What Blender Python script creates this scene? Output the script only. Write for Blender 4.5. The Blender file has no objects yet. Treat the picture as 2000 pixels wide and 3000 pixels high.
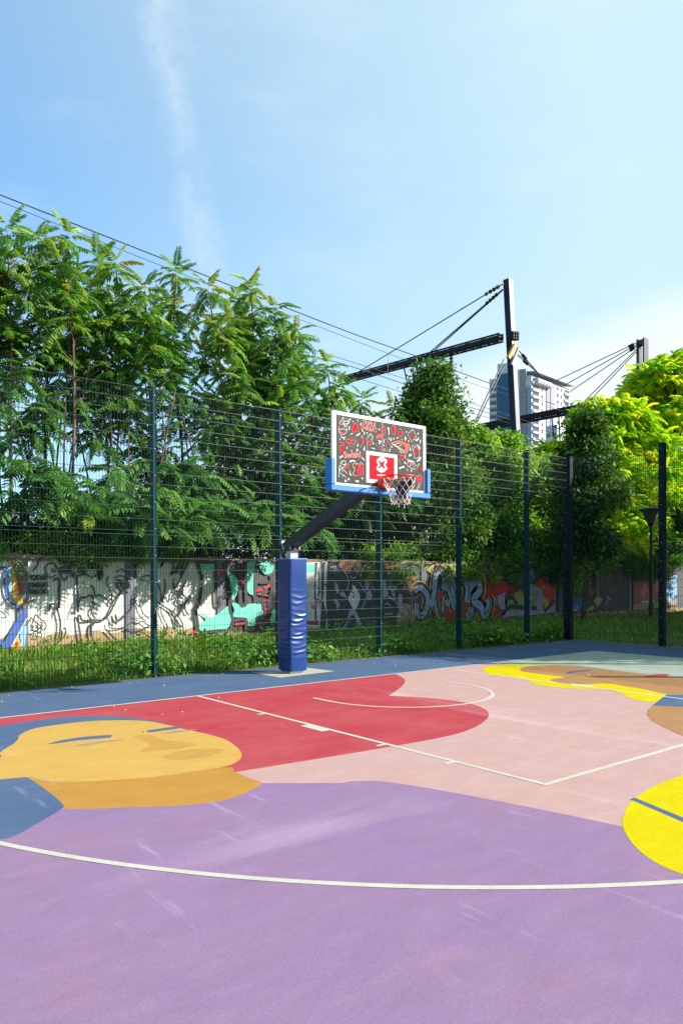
import bpy, math, random
import numpy as np
from mathutils import Vector, Matrix
from mathutils.geometry import tessellate_polygon

random.seed(7)
RNG = np.random.default_rng(11)
S = bpy.context.scene
COL = S.collection
R = math.radians

# ------------------------------------------------------------------ camera
CAM = np.array([-7.31065, -9.32944, 1.62120])
YAW, PIT, ROL, FPX, CY = 0.674866, -0.005696, -0.003469, 2180.433, 1707.347
f_ = np.array([math.sin(YAW) * math.cos(PIT), math.cos(YAW) * math.cos(PIT), math.sin(PIT)])
r0 = np.array([math.cos(YAW), -math.sin(YAW), 0.0]); u0 = np.cross(r0, f_)
r_ = r0 * math.cos(ROL) + u0 * math.sin(ROL); u_ = -r0 * math.sin(ROL) + u0 * math.cos(ROL)
cd = bpy.data.cameras.new('camera')
cam = bpy.data.objects.new('camera', cd); COL.objects.link(cam)
cd.sensor_fit = 'VERTICAL'; cd.sensor_height = 36.0; cd.lens = 36.0 * FPX / 3000.0
cd.shift_y = (CY - 1500.0) / 3000.0
cd.clip_start = 0.05; cd.clip_end = 6000
cam.matrix_world = Matrix(((r_[0], u_[0], -f_[0], CAM[0]), (r_[1], u_[1], -f_[1], CAM[1]),
                           (r_[2], u_[2], -f_[2], CAM[2]), (0, 0, 0, 1)))
S.camera = cam

# ------------------------------------------------------------------ light
SUN_AZ, SUN_EL = 132.1, 30.5           # azimuth clockwise from +Y
SUN = 5.0
SKY = 0.088
EXPOSURE = 1.17
sd = Vector((math.sin(R(SUN_AZ)) * math.cos(R(SUN_EL)), math.cos(R(SUN_AZ)) * math.cos(R(SUN_EL)), math.sin(R(SUN_EL))))
sl = bpy.data.lights.new('sun', 'SUN'); sl.energy = SUN; sl.angle = R(0.53); sl.color = (1.0, 0.945, 0.86)
so = bpy.data.objects.new('sun', sl); COL.objects.link(so)
so.rotation_euler = (-sd).to_track_quat('-Z', 'Y').to_euler()
W = bpy.data.worlds.new('World'); S.world = W; W.use_nodes = True
wn, wl = W.node_tree.nodes, W.node_tree.links
bg = wn['Background']; bg.inputs[1].default_value = SKY
sk = wn.new('ShaderNodeTexSky'); sk.sky_type = 'NISHITA'; sk.sun_disc = False
sk.sun_elevation = R(SUN_EL); sk.sun_rotation = R(SUN_AZ)
sk.air_density = 1.0; sk.dust_density = 0.6; sk.ozone_density = 2.2; sk.altitude = 200


def ray(px, py):
    return f_ + r_ * ((px - 1000) / FPX) - u_ * ((py - CY) / FPX)


def G(px, py, z=0.0):                   # where a sight line meets the level z
    d = ray(px, py); return CAM + d * ((z - CAM[2]) / d[2])


def PY(px, py, y):                      # where it meets the upright plane y
    d = ray(px, py); return CAM + d * ((y - CAM[1]) / d[1])


def PD(px, py, depth):
    return CAM + ray(px, py) * depth


def wnode(t, **k):
    n = wn.new(t)
    for a, b in k.items(): setattr(n, a, b)
    return n


# sky colour: tint, then thin cirrus by direction
tint = wnode('ShaderNodeMix', data_type='RGBA', blend_type='MULTIPLY'); tint.inputs[0].default_value = 1
wl.new(sk.outputs[0], tint.inputs[6]); tint.inputs[7].default_value = (0.82, 1.34, 1.58, 1)
tc = wnode('ShaderNodeTexCoord')


def band(na, nb, width, nscale, amp, stretch):
    """soft streak along the great circle through two directions"""
    a = ray(*na); b = ray(*nb); n = np.cross(a, b); n /= np.linalg.norm(n)
    dot = wnode('ShaderNodeVectorMath', operation='DOT_PRODUCT'); dot.inputs[1].default_value = tuple(n)
    wl.new(tc.outputs['Generated'], dot.inputs[0])
    mp = wnode('ShaderNodeMapping'); mp.inputs['Scale'].default_value = stretch
    wl.new(tc.outputs['Generated'], mp.inputs[0])
    nz = wnode('ShaderNodeTexNoise'); nz.inputs['Scale'].default_value = nscale; nz.inputs['Detail'].default_value = 8
    nz.inputs['Roughness'].default_value = 0.62
    wl.new(mp.outputs[0], nz.inputs[0])
    return dot.outputs['Value'], nz.outputs[0]


def math_(op, a, b=None, clamp=False):
    m = wnode('ShaderNodeMath', operation=op); m.use_clamp = clamp
    for i, v in enumerate((a, b)):
        if v is None: continue
        if isinstance(v, (int, float)): m.inputs[i].default_value = v
        else: wl.new(v, m.inputs[i])
    return m.outputs[0]


d1, n1 = band((505, 150), (610, 760), .1, 7, .1, (1, 1, 1.3))
off = math_('MULTIPLY', math_('SUBTRACT', n1, 0.5), 0.11)
s1 = math_('ABSOLUTE', math_('ADD', d1, off))
s1 = math_('SUBTRACT', 1.0, math_('DIVIDE', s1, 0.027), True)
nz2 = wnode('ShaderNodeTexNoise'); nz2.inputs['Scale'].default_value = 26; nz2.inputs['Detail'].default_value = 9
nz2.inputs['Roughness'].default_value = 0.7
wl.new(tc.outputs['Generated'], nz2.inputs[0])
s1 = math_('MULTIPLY', s1, math_('MULTIPLY', math_('SUBTRACT', nz2.outputs[0], 0.30, True), 0.95))
d2, n2 = band((1500, 985), (2000, 800), .1, 5, .1, (1, 1, 2.5))
nsgn = np.cross(ray(1500, 985), ray(2000, 800)); nsgn /= np.linalg.norm(nsgn)
below = 1.0 if float(np.dot(nsgn, ray(1900, 1000))) > 0 else -1.0
v = math_('ADD', math_('MULTIPLY', d2, below), math_('MULTIPLY', math_('SUBTRACT', n2, 0.5), 0.05))
s2 = math_('MULTIPLY', v, 22.0, True)
s2 = math_('MULTIPLY', s2, 0.72)
nz3 = wnode('ShaderNodeTexNoise'); nz3.inputs['Scale'].default_value = 4.5; nz3.inputs['Detail'].default_value = 8
nz3.inputs['Roughness'].default_value = 0.6
mp3 = wnode('ShaderNodeMapping'); mp3.inputs['Scale'].default_value = (1.0, 1.0, 2.8)
wl.new(tc.outputs['Generated'], mp3.inputs[0]); wl.new(mp3.outputs[0], nz3.inputs[0])
s3 = math_('MULTIPLY', math_('SUBTRACT', nz3.outputs[0], 0.47, True), 0.7)
# milky air toward the sun side and low down
sdir = wnode('ShaderNodeVectorMath', operation='DOT_PRODUCT'); sdir.inputs[1].default_value = tuple(sd)
wl.new(tc.outputs['Generated'], sdir.inputs[0])
s4 = math_('ADD', math_('MULTIPLY', math_('ADD', sdir.outputs['Value'], 0.14, True), 1.2), 0.20)
sep = wnode('ShaderNodeSeparateXYZ'); wl.new(tc.outputs['Generated'], sep.inputs[0])
s5 = math_('MULTIPLY', math_('SUBTRACT', 0.45, sep.outputs[2], True), 1.0)
hz = math_('MINIMUM', math_('ADD', s4, s5), 0.92)
hmix = wnode('ShaderNodeMix', data_type='RGBA'); wl.new(hz, hmix.inputs[0])
wl.new(tint.outputs[2], hmix.inputs[6]); hmix.inputs[7].default_value = (3.45, 4.65, 5.0, 1)
tot = math_('MINIMUM', math_('ADD', math_('ADD', s1, s2), s3), 0.9)
cmix = wnode('ShaderNodeMix', data_type='RGBA'); wl.new(tot, cmix.inputs[0])
wl.new(hmix.outputs[2], cmix.inputs[6]); cmix.inputs[7].default_value = (5.1, 5.5, 5.65, 1)
wl.new(cmix.outputs[2], bg.inputs[0])

S.view_settings.view_transform = 'Standard'; S.view_settings.look = 'None'
S.view_settings.exposure = EXPOSURE; S.view_settings.gamma = 1
S.cycles.max_bounces = 6; S.cycles.transparent_max_bounces = 4
S.cycles.use_adaptive_sampling = True


# ------------------------------------------------------------------ helpers
def lin(c):
    return tuple((x / 12.92 if x <= .04045 else ((x + .055) / 1.055) ** 2.4) for x in (v / 255 for v in c))


MATS = {}


def material(name, rgb, rough=.6, rgb2=None, scale=6.0, amount=.5, bump=0.0, bscale=60.0, metal=0.0, spec=.5,
             detail=6, stretch=(1, 1, 1), grain=0.0, gscale=150.0, coat=0.0):
    """procedural principled surface: base mottled with a second colour, fine grain and bump"""
    if name in MATS: return MATS[name]
    m = bpy.data.materials.new(name); m.use_nodes = True; MATS[name] = m
    n, l = m.node_tree.nodes, m.node_tree.links
    b = n['Principled BSDF']
    b.inputs['Roughness'].default_value = rough; b.inputs['Metallic'].default_value = metal
    b.inputs['Specular IOR Level'].default_value = spec; b.inputs['Coat Weight'].default_value = coat
    t = n.new('ShaderNodeTexCoord'); mp = n.new('ShaderNodeMapping'); mp.inputs['Scale'].default_value = stretch
    l.new(t.outputs['Object'], mp.inputs[0])
    nz = n.new('ShaderNodeTexNoise'); nz.inputs['Scale'].default_value = scale; nz.inputs['Detail'].default_value = detail
    nz.inputs['Roughness'].default_value = .65
    l.new(mp.outputs[0], nz.inputs[0])
    rp = n.new('ShaderNodeValToRGB'); rp.color_ramp.elements[0].position = .5 - .5 * amount * .6
    rp.color_ramp.elements[1].position = .5 + .5 * amount * .6
    rp.color_ramp.elements[0].color = (*rgb, 1)
    rp.color_ramp.elements[1].color = (*(rgb2 or tuple(c * .8 for c in rgb)), 1)
    l.new(nz.outputs[0], rp.inputs[0]); out = rp.outputs[0]
    if grain:
        g = n.new('ShaderNodeTexNoise'); g.inputs['Scale'].default_value = gscale; g.inputs['Detail'].default_value = 3
        l.new(t.outputs['Object'], g.inputs[0])
        mr = n.new('ShaderNodeMapRange'); mr.inputs[1].default_value = .25; mr.inputs[2].default_value = .75
        mr.inputs[3].default_value = 1 - grain; mr.inputs[4].default_value = 1 + grain
        l.new(g.outputs[0], mr.inputs[0])
        mx = n.new('ShaderNodeMix'); mx.data_type = 'RGBA'; mx.blend_type = 'MULTIPLY'; mx.inputs[0].default_value = 1
        l.new(out, mx.inputs[6]); l.new(mr.outputs[0], mx.inputs[7]); out = mx.outputs[2]
    l.new(out, b.inputs['Base Color'])
    if bump:
        bn = n.new('ShaderNodeTexNoise'); bn.inputs['Scale'].default_value = bscale; bn.inputs['Detail'].default_value = 4
        l.new(t.outputs['Object'], bn.inputs[0])
        bp = n.new('ShaderNodeBump'); bp.inputs['Strength'].default_value = bump; bp.inputs['Distance'].default_value = .01
        l.new(bn.outputs[0], bp.inputs['Height']); l.new(bp.outputs[0], b.inputs['Normal'])
    return m


def leaf_material(name, stops, rough=.45, trans=.3, spec=.5):
    """leaf colour picked from a ramp by each leaf's own tint; lets some light through"""
    m = bpy.data.materials.new(name); m.use_nodes = True
    n, l = m.node_tree.nodes, m.node_tree.links
    b = n['Principled BSDF']; b.inputs['Roughness'].default_value = rough; b.inputs['Specular IOR Level'].default_value = spec
    a = n.new('ShaderNodeAttribute'); a.attribute_name = 'tint'
    rp = n.new('ShaderNodeValToRGB'); e = rp.color_ramp.elements
    while len(e) < len(stops): e.new(.5)
    for i, (p, c) in enumerate(stops): e[i].position = p; e[i].color = (*c, 1)
    l.new(a.outputs['Fac'], rp.inputs[0]); l.new(rp.outputs[0], b.inputs['Base Color'])
    tr = n.new('ShaderNodeBsdfTranslucent')
    mx = n.new('ShaderNodeMix'); mx.data_type = 'RGBA'; mx.blend_type = 'MULTIPLY'; mx.inputs[0].default_value = 1
    l.new(rp.outputs[0], mx.inputs[6]); mx.inputs[7].default_value = (1.5, 1.45, .5, 1)
    l.new(mx.outputs[2], tr.inputs[0])
    ms = n.new('ShaderNodeMixShader'); ms.inputs[0].default_value = trans
    l.new(b.outputs[0], ms.inputs[1]); l.new(tr.outputs[0], ms.inputs[2])
    l.new(ms.outputs[0], n['Material Output'].inputs[0])
    return m


class MB:
    """collects polygons with material slots; build() links them as ONE mesh object"""
    def __init__(self): self.v, self.f, self.m, self.mats = [], [], [], []

    def slot(self, mat):
        if mat not in self.mats: self.mats.append(mat)
        return self.mats.index(mat)

    def poly(self, pts, faces, mat):
        o = len(self.v); s = self.slot(mat)
        self.v += [tuple(float(c) for c in p) for p in pts]
        for f in faces: self.f.append(tuple(i + o for i in f)); self.m.append(s)

    def box(self, a, b, mat, bev=0.0):
        (x0, y0, z0), (x1, y1, z1) = a, b
        if bev <= 0:
            p = [(x0, y0, z0), (x1, y0, z0), (x1, y1, z0), (x0, y1, z0), (x0, y0, z1), (x1, y0, z1), (x1, y1, z1), (x0, y1, z1)]
            self.poly(p, [(0, 3, 2, 1), (4, 5, 6, 7), (0, 1, 5, 4), (1, 2, 6, 5), (2, 3, 7, 6), (3, 0, 4, 7)], mat); return
        c = bev
        ring = [(x0 + c, y0), (x1 - c, y0), (x1, y0 + c), (x1, y1 - c), (x1 - c, y1), (x0 + c, y1), (x0, y1 - c), (x0, y0 + c)]
        ins = [(x0 + c, y0 + c), (x1 - c, y0 + c), (x1 - c, y0 + c), (x1 - c, y1 - c), (x1 - c, y1 - c), (x0 + c, y1 - c), (x0 + c, y1 - c), (x0 + c, y0 + c)]
        p = [(*q, z0) for q in ins] + [(*q, z0 + c) for q in ring] + [(*q, z1 - c) for q in ring] + [(*q, z1) for q in ins]
        F = [tuple(range(7, -1, -1)), tuple(range(24, 32))]
        for k in range(3):
            for i in range(8):
                j = (i + 1) % 8; F.append((k * 8 + i, k * 8 + j, k * 8 + 8 + j, k * 8 + 8 + i))
        self.poly(p, F, mat)

    def tube(self, pts, rad, mat, sides=6, cap=True, up=(0, 0, 1)):
        pts = [np.array(p, float) for p in pts]; n = len(pts)
        if not hasattr(rad, '__len__'): rad = [rad] * n
        P = []; ref = np.array(up, float)
        for i, p in enumerate(pts):
            d = pts[min(i + 1, n - 1)] - pts[max(i - 1, 0)]; d = d / (np.linalg.norm(d) + 1e-9)
            a = np.cross(ref, d)
            if np.linalg.norm(a) < .05: a = np.cross(np.array((1.0, .1, 0)), d)
            a /= np.linalg.norm(a); b = np.cross(d, a)
            for k in range(sides):
                t = 2 * math.pi * (k + .5) / sides
                P.append(p + rad[i] * (a * math.cos(t) + b * math.sin(t)))
        F = [(i * sides + k, i * sides + (k + 1) % sides, (i + 1) * sides + (k + 1) % sides, (i + 1) * sides + k)
             for i in range(n - 1) for k in range(sides)]
        if cap: F += [tuple(range(sides - 1, -1, -1)), tuple(range((n - 1) * sides, n * sides))]
        self.poly(P, F, mat)

    def beam(self, a, b, w, h, mat, up=(0, 0, 1)):
        """rectangular bar from a to b, w across, h along 'up'"""
        a, b = np.array(a, float), np.array(b, float); d = b - a; d /= np.linalg.norm(d)
        s = np.cross(d, np.array(up, float)); s /= np.linalg.norm(s); t = np.cross(s, d)
        P = [q + s * sx * w / 2 + t * st * h / 2 for q in (a, b) for sx, st in ((-1, -1), (1, -1), (1, 1), (-1, 1))]
        self.poly(P, [(0, 1, 2, 3), (7, 6, 5, 4), (0, 4, 5, 1), (1, 5, 6, 2), (2, 6, 7, 3), (3, 7, 4, 0)], mat)

    def lathe(self, c, prof, mat, n=16):
        P = [(c[0] + r * math.cos(2 * math.pi * k / n), c[1] + r * math.sin(2 * math.pi * k / n), c[2] + z) for r, z in prof for k in range(n)]
        F = [(i * n + k, i * n + (k + 1) % n, (i + 1) * n + (k + 1) % n, (i + 1) * n + k) for i in range(len(prof) - 1) for k in range(n)]
        F += [tuple(range(n - 1, -1, -1)), tuple(range((len(prof) - 1) * n, len(prof) * n))]
        self.poly(P, F, mat)

    def fill(self, pts, mat):
        """flat polygon, any outline"""
        pts = [tuple(map(float, p)) for p in pts]
        self.poly(pts, [tuple(t) for t in tessellate_polygon([[Vector(p) for p in pts]])], mat)

    def stroke(self, pts, w, mat, nrm):
        """brush line of width w lying in the plane with normal nrm"""
        pts = [np.array(p, float) for p in pts]; n = len(pts); L, Rr = [], []
        if not hasattr(w, '__len__'): w = [w] * n
        nrm = np.array(nrm, float)
        for i, p in enumerate(pts):
            d = pts[min(i + 1, n - 1)] - pts[max(i - 1, 0)]; d = d / (np.linalg.norm(d) + 1e-9)
            s = np.cross(nrm, d); L.append(p + s * w[i] / 2); Rr.append(p - s * w[i] / 2)
        self.poly(L + Rr, [(i, i + 1, n + i + 1, n + i) for i in range(n - 1)], mat)

    def build(self, name, parent=None, smooth=False):
        off = OFF.get(parent.name, (0, 0, 0)) if parent else (0, 0, 0)
        me = bpy.data.meshes.new(name)
        me.from_pydata([(x - off[0], y - off[1], z - off[2]) for x, y, z in self.v], [], self.f)
        for m in self.mats: me.materials.append(m)
        me.polygons.foreach_set('material_index', self.m)
        if smooth: me.polygons.foreach_set('use_smooth', [True] * len(self.f))
        me.update()
        o = bpy.data.objects.new(name, me); COL.objects.link(o)
        if parent: o.parent = parent; OFF[o.name] = off
        return o


OFF = {}


def thing(name, label, cat, loc=(0, 0, 0), group=None):
    o = bpy.data.objects.new(name, None); COL.objects.link(o); o.location = tuple(map(float, loc)); o.empty_display_size = .2
    OFF[o.name] = tuple(map(float, loc)); o['label'] = label; o['category'] = cat
    if group: o['group'] = group
    return o


def tag(o, label=None, cat=None, group=None, kind=None):
    for k, v in (('label', label), ('category', cat), ('group', group), ('kind', kind)):
        if v: o[k] = v
    return o


def quads(name, V, F, tint, mat, parent=None, smooth=False):
    off = np.array(OFF.get(parent.name, (0, 0, 0)) if parent else (0, 0, 0))
    me = bpy.data.meshes.new(name); V = np.ascontiguousarray(V - off, dtype=np.float32); F = np.ascontiguousarray(F, dtype=np.int32)
    me.vertices.add(len(V)); me.vertices.foreach_set('co', V.ravel())
    me.loops.add(F.size); me.loops.foreach_set('vertex_index', F.ravel())
    me.polygons.add(len(F)); me.polygons.foreach_set('loop_start', np.arange(0, F.size, F.shape[1], dtype=np.int32))
    me.update(calc_edges=True); me.validate()
    a = me.attributes.new('tint', 'FLOAT', 'FACE'); a.data.foreach_set('value', np.ascontiguousarray(tint, dtype=np.float32))
    me.materials.append(mat)
    o = bpy.data.objects.new(name, me); COL.objects.link(o)
    if parent: o.parent = parent; OFF[o.name] = tuple(off)
    return o


def spline(pts, n=8, closed=False):
    """Catmull-Rom through the points (2D or 3D)"""
    P = [np.array(p, float) for p in pts]; m = len(P); out = []
    for i in range(m if closed else m - 1):
        g = lambda k: P[k % m] if closed else P[min(max(k, 0), m - 1)]
        a, b, c, d = g(i - 1), g(i), g(i + 1), g(i + 2)
        for k in range(n):
            t = k / n
            out.append(.5 * (2 * b + (c - a) * t + (2 * a - 5 * b + 4 * c - d) * t * t + (3 * b - a - 3 * c + d) * t ** 3))
    if not closed: out.append(P[-1])
    return out


# ------------------------------------------------------------------ ground and court
def court_paint(name, rgb, rgb2, scuff=(.75, .7, .72), sc=.16, patch=0):
    """acrylic paint on asphalt: cloudy wear, long pale scuffs, fine grit"""
    m = bpy.data.materials.new(name); m.use_nodes = True
    n, l = m.node_tree.nodes, m.node_tree.links; b = n['Principled BSDF']
    b.inputs['Roughness'].default_value = .85; b.inputs['Specular IOR Level'].default_value = .05
    t = n.new('ShaderNodeTexCoord')

    def noise(scale, detail, stretch=(1, 1, 1), rot=0, rough=.6):
        mp = n.new('ShaderNodeMapping'); mp.inputs['Scale'].default_value = stretch; mp.inputs['Rotation'].default_value = (0, 0, rot)
        l.new(t.outputs['Object'], mp.inputs[0])
        z = n.new('ShaderNodeTexNoise'); z.inputs['Scale'].default_value = scale; z.inputs['Detail'].default_value = detail
        z.inputs['Roughness'].default_value = rough
        l.new(mp.outputs[0], z.inputs[0]); return z.outputs[0]

    def remap(v, a, b_, c, d):
        mr = n.new('ShaderNodeMapRange'); mr.inputs[1].default_value = a; mr.inputs[2].default_value = b_
        mr.inputs[3].default_value = c; mr.inputs[4].default_value = d; l.new(v, mr.inputs[0]); return mr.outputs[0]

    def mix(fac, a, b_, blend='MIX'):
        x = n.new('ShaderNodeMix'); x.data_type = 'RGBA'; x.blend_type = blend
        for i, v_ in ((0, fac), (6, a), (7, b_)):
            if isinstance(v_, (int, float)): x.inputs[i].default_value = v_
            elif isinstance(v_, tuple): x.inputs[i].default_value = (*v_, 1)
            else: l.new(v_, x.inputs[i])
        return x.outputs[2]
    c = mix(remap(noise(.9, 9, (1, 1.6, 1), .5, .68), .36, .66, 0, 1), rgb, rgb2)
    c = mix(1.0, c, remap(noise(2.6, 9, (1, 2.4, 1), -.25, .7), .25, .75, .86, 1.14), 'MULTIPLY')
    c = mix(remap(noise(5.5, 6, (1, 1.8, 1), -.4), .3, .7, 0, .55), c, tuple((p + q) / 2 * .93 for p, q in zip(rgb, rgb2)))
    c = mix(remap(noise(.55, 6, (1, .22, 1), R(38), .55), .6, .78, 0, sc * 2.2), c, scuff)
    c = mix(remap(noise(7.0, 8, (1, .12, 1), R(-52), .6), .62, .80, 0, sc), c, scuff)
    c = mix(remap(noise(26, 5, (1, .06, 1), R(20), .6), .72, .76, 0, sc * .7), c, scuff)
    c = mix(remap(noise(21, 5, (1, .05, 1), R(-64), .6), .73, .77, 0, sc * .7), c, (.10, .08, .09))
    if patch:                            # one well rubbed spot in front of the basket
        ds = n.new('ShaderNodeVectorMath'); ds.operation = 'DISTANCE'; g_ = G(800, 2400); ds.inputs[1].default_value = tuple(g_); l.new(t.outputs['Object'], ds.inputs[0])
        mm = n.new('ShaderNodeMath'); mm.operation = 'MULTIPLY'
        l.new(remap(ds.outputs['Value'], .15, 1.5, 1, 0), mm.inputs[0]); l.new(remap(noise(1.5, 8, (.2, 1, 1), -math.atan2(*(G(1000, 2300) - G(640, 2560))[[1, 0]]), .62), .50, .76, 0, patch), mm.inputs[1])
        c = mix(mm.outputs[0], c, (.62, .50, .56))
    c = mix(1.0, c, remap(noise(62, 5, rough=.85), .25, .75, .78, 1.22), 'MULTIPLY')
    grit = noise(170, 3, rough=.8)
    c = mix(1.0, c, remap(grit, .25, .75, .83, 1.17), 'MULTIPLY')
    c = mix(remap(noise(32, 2), .74, .78, 0, .25), c, (.08, .06, .07))
    l.new(c, b.inputs['Base Color'])
    bp = n.new('ShaderNodeBump'); bp.inputs['Strength'].default_value = .35; bp.inputs['Distance'].default_value = .004
    l.new(grit, bp.inputs['Height']); l.new(bp.outputs[0], b.inputs['Normal'])
    return m


K = 1 / 2.22     # photo brightness to paint colour


def pc(r, g, b): return tuple(v * K for v in lin((r, g, b)))


PAINT = dict(
    blue=court_paint('blue court paint', pc(93, 121, 163), pc(114, 137, 168)),
    pink=court_paint('pink court paint', pc(231, 192, 192), pc(229, 188, 176)),
    red=court_paint('red court paint', pc(210, 72, 90), pc(221, 108, 112), sc=.08),
    purple=court_paint('purple court paint', pc(173, 143, 194), pc(184, 150, 180), (.46, .38, .46), .38, .26),
    ochre=court_paint('ochre yellow court paint', pc(243, 199, 112), pc(240, 192, 98), sc=.08),
    orange=court_paint('orange court paint', pc(224, 170, 82), pc(218, 162, 82), sc=.08),
    brown=court_paint('brown court paint', pc(210, 160, 112), pc(198, 150, 104), sc=.08),
    yellow=court_paint('bright yellow court paint', pc(252, 234, 8), pc(247, 226, 16), sc=.03),
    mint=court_paint('mint court paint', pc(208, 222, 202), pc(198, 212, 194), sc=.08),
    shade=court_paint('tan face paint', pc(230, 180, 97), pc(225, 176, 96), sc=.06),
    lilac=court_paint('lilac line paint', pc(196, 164, 158), pc(190, 160, 164), sc=.06),
    white=court_paint('white line paint', pc(247, 244, 230), pc(236, 232, 216), sc=.05))

z7 = lambda x, y: (x / 1.568, 1900 + y / 1.568)
z8 = lambda x, y: (1000 + x / 1.568, 1850 + y / 1.568)
z9 = lambda x, y: (1300 + x / 2.24, 1840 + y / 2.24)

cm = material('earth', (.09, .10, .04), .95, (.05, .085, .025), 1.2, .8, .4, 30)
gr = MB()
gr.poly([(-2500, -2500, -.03), (2500, -2500, -.03), (2500, 2500, -.03), (-2500, 2500, -.03)], [(0, 1, 2, 3)], cm)
tag(gr.build('ground'), kind='structure')
# railway bank behind the wall
bk = MB()
em = material('embankment soil', (.07, .06, .04), .95, (.04, .05, .025), .8, .8, .4, 20)
bk.box((-60, 8.78, -.02), (140, 60, 1.95), em)
tag(bk.build('railway_embankment'), kind='structure')

cs = MB(); SL = 9.42
cs.box((-16, -24, -.06), (SL, 2.18, 0), PAINT['blue'])
ZL = .0001
_lay = [0]


def layer():
    _lay[0] += 1; return ZL * _lay[0]


def gfill(pts, conv, mat, smooth=True, extra=()):
    z = layer(); q = spline(pts, 6) if smooth else pts
    P = [G(*conv(*p), z) for p in q] + [np.array((*e, z)) for e in extra]
    for p in P: p[2] = z
    cs.fill(P, PAINT[mat])


# court field (pink) inside base line and side line
z = layer(); cs.fill([(-14, -22, z), (7.28, -22, z), (7.28, 0, z), (-14, 0, z)], PAINT['pink'])
# red field
z = layer()
red = [G(*z8(*p), z) for p in spline([(250, 196), (285, 215), (291, 232), (270, 258), (215, 296)], 6)] + \
      [G(*z8(*p), z) for p in spline([(218, 296), (380, 303), (560, 325), (650, 352), (676, 381), (658, 410), (600, 445), (490, 480), (250, 525), (0, 567)], 6)] + \
      [G(*z7(*p), z) for p in ((1300, 532), (1080, 568), (1000, 545), (500, 480), (0, 420))] + [np.array((-13, -1.5, z)), np.array((-13, 0, z))]
red[0][1] = 0.0
cs.fill(red, PAINT['red'])
# purple field
z = layer()
pur = [G(*z7(*p), z) for p in ((0, 870), (150, 800), (285, 728), (600, 660), (1000, 640), (1200, 618), (1568, 617))] + \
      [G(*z8(*p), z) for p in spline([(40, 688), (100, 686), (200, 690), (400, 720), (700, 775), (1000, 835), (1290, 895), (1568, 945)], 6)] + \
      [np.array((7.0, -9.6, z)), np.array((7.28, -22, z)), np.array((-14, -22, z)), np.array((-14, -7, z))]
cs.fill(pur, PAINT['purple'])
# painted head on the left
hair = [(0, 355), (130, 335), (280, 315), (420, 310), (560, 314), (680, 328), (770, 350), (835, 374), (700, 420), (300, 480), (120, 500), (0, 520)]
gfill(hair, z7, 'blue', True, [(-9.5, -2.6), (-9.5, -1.0)])
gfill([(100, 575), (200, 605), (350, 612), (700, 590), (1030, 545), (1080, 568), (1140, 592), (1200, 618), (1150, 652), (1080, 681), (980, 706), (800, 723), (600, 729), (285, 735), (200, 690)], z7, 'orange')
collar = [(0, 600), (60, 596), (117, 588), (200, 640), (265, 690), (289, 716), (285, 735), (180, 800), (60, 865), (0, 876)]
gfill(collar, z7, 'blue', True, [(-9, -6.5), (-9, -3.6)])
face = [(0, 500), (8, 494), (0, 480), (30, 457), (60, 440), (85, 415), (92, 397), (150, 370), (250, 352), (400, 335), (560, 329), (680, 334), (780, 353), (830, 366),
        (960, 395), (1040, 420), (1095, 460), (1110, 490), (1095, 515), (1040, 540), (900, 563), (700, 590), (500, 605), (350, 612), (230, 605), (150, 590), (60, 596), (0, 601)]
gfill(face, z7, 'ochre', True, [(-6.6, -3.7), (-6.2, -3.0)])
gfill([(600, 400), (690, 395), (722, 411), (800, 425), (900, 437), (850, 455), (760, 465), (660, 473), (648, 466), (690, 440), (640, 415)], z7, 'shade')
gfill([(742, 500), (800, 475), (900, 461), (1000, 459), (1030, 468), (980, 490), (880, 507), (800, 512), (742, 503)], z7, 'shade')
gfill([(213, 441), (270, 424), (370, 407), (500, 397), (513, 403), (495, 410), (370, 421), (270, 435)], z7, 'blue')
gfill([(674, 376), (800, 359), (832, 365), (720, 381), (680, 386)], z7, 'blue')
gfill([(325, 450), (430, 430), (530, 419), (572, 419), (480, 431), (390, 446)], z7, 'lilac')
gfill([(740, 393), (800, 379), (912, 371), (800, 387)], z7, 'lilac')
# painted ball on the right
ball = [(1640, 655), (1568, 662), (1480, 690), (1390, 735), (1322, 790), (1290, 860), (1300, 920), (1350, 990), (1440, 1060), (1568, 1115), (1760, 1160), (1980, 1140), (2080, 1010), (2060, 830), (1900, 690), (1760, 655)]
gfill(ball, z8, 'yellow')
gfill([(1323, 771), (1345, 763), (1568, 855), (1800, 950), (1800, 976), (1568, 877)], z8, 'blue', False)
# mint, brown and yellow figure in the far corner
z = layer()
mint = [G(*z9(*p), z) for p in ((470, 212), (560, 200), (700, 184), (850, 166))] + [np.array((7.28, 0, z)), np.array((7.28, -6, z))] + \
       [G(*z9(*p), z) for p in ((1700, 340), (1568, 320), (1300, 302), (1000, 262), (850, 246), (560, 250), (380, 240))]
mint[0][1] = mint[1][1] = mint[2][1] = mint[3][1] = 0
cs.fill(mint, PAINT['mint'])
z = layer()
yel = [(258, 262), (300, 249), (420, 240), (560, 242), (800, 246), (1000, 320), (1300, 380), (1452, 430), (1430, 465), (1380, 485), (1280, 475), (1200, 452), (1165, 430), (1100, 408),
       (1000, 400), (850, 397), (700, 385), (600, 370), (565, 350), (520, 336), (400, 316), (290, 300), (262, 284)]
cs.fill([G(*z9(*p), z) for p in spline(yel, 5, True)], PAINT['yellow'])
z = layer()
brn = [(560, 250), (700, 243), (850, 245), (960, 258), (1100, 275), (1300, 300), (1568, 325), (1900, 360), (1900, 445), (1568, 440), (1452, 432), (1300, 400), (1200, 384), (1060, 364), (900, 370), (800, 368), (720, 350),
       (700, 336), (790, 323), (690, 309), (560, 293), (505, 282), (500, 266)]
cs.fill([G(*z9(*p), z) for p in spline(brn, 5, True)], PAINT['brown'])
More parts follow.
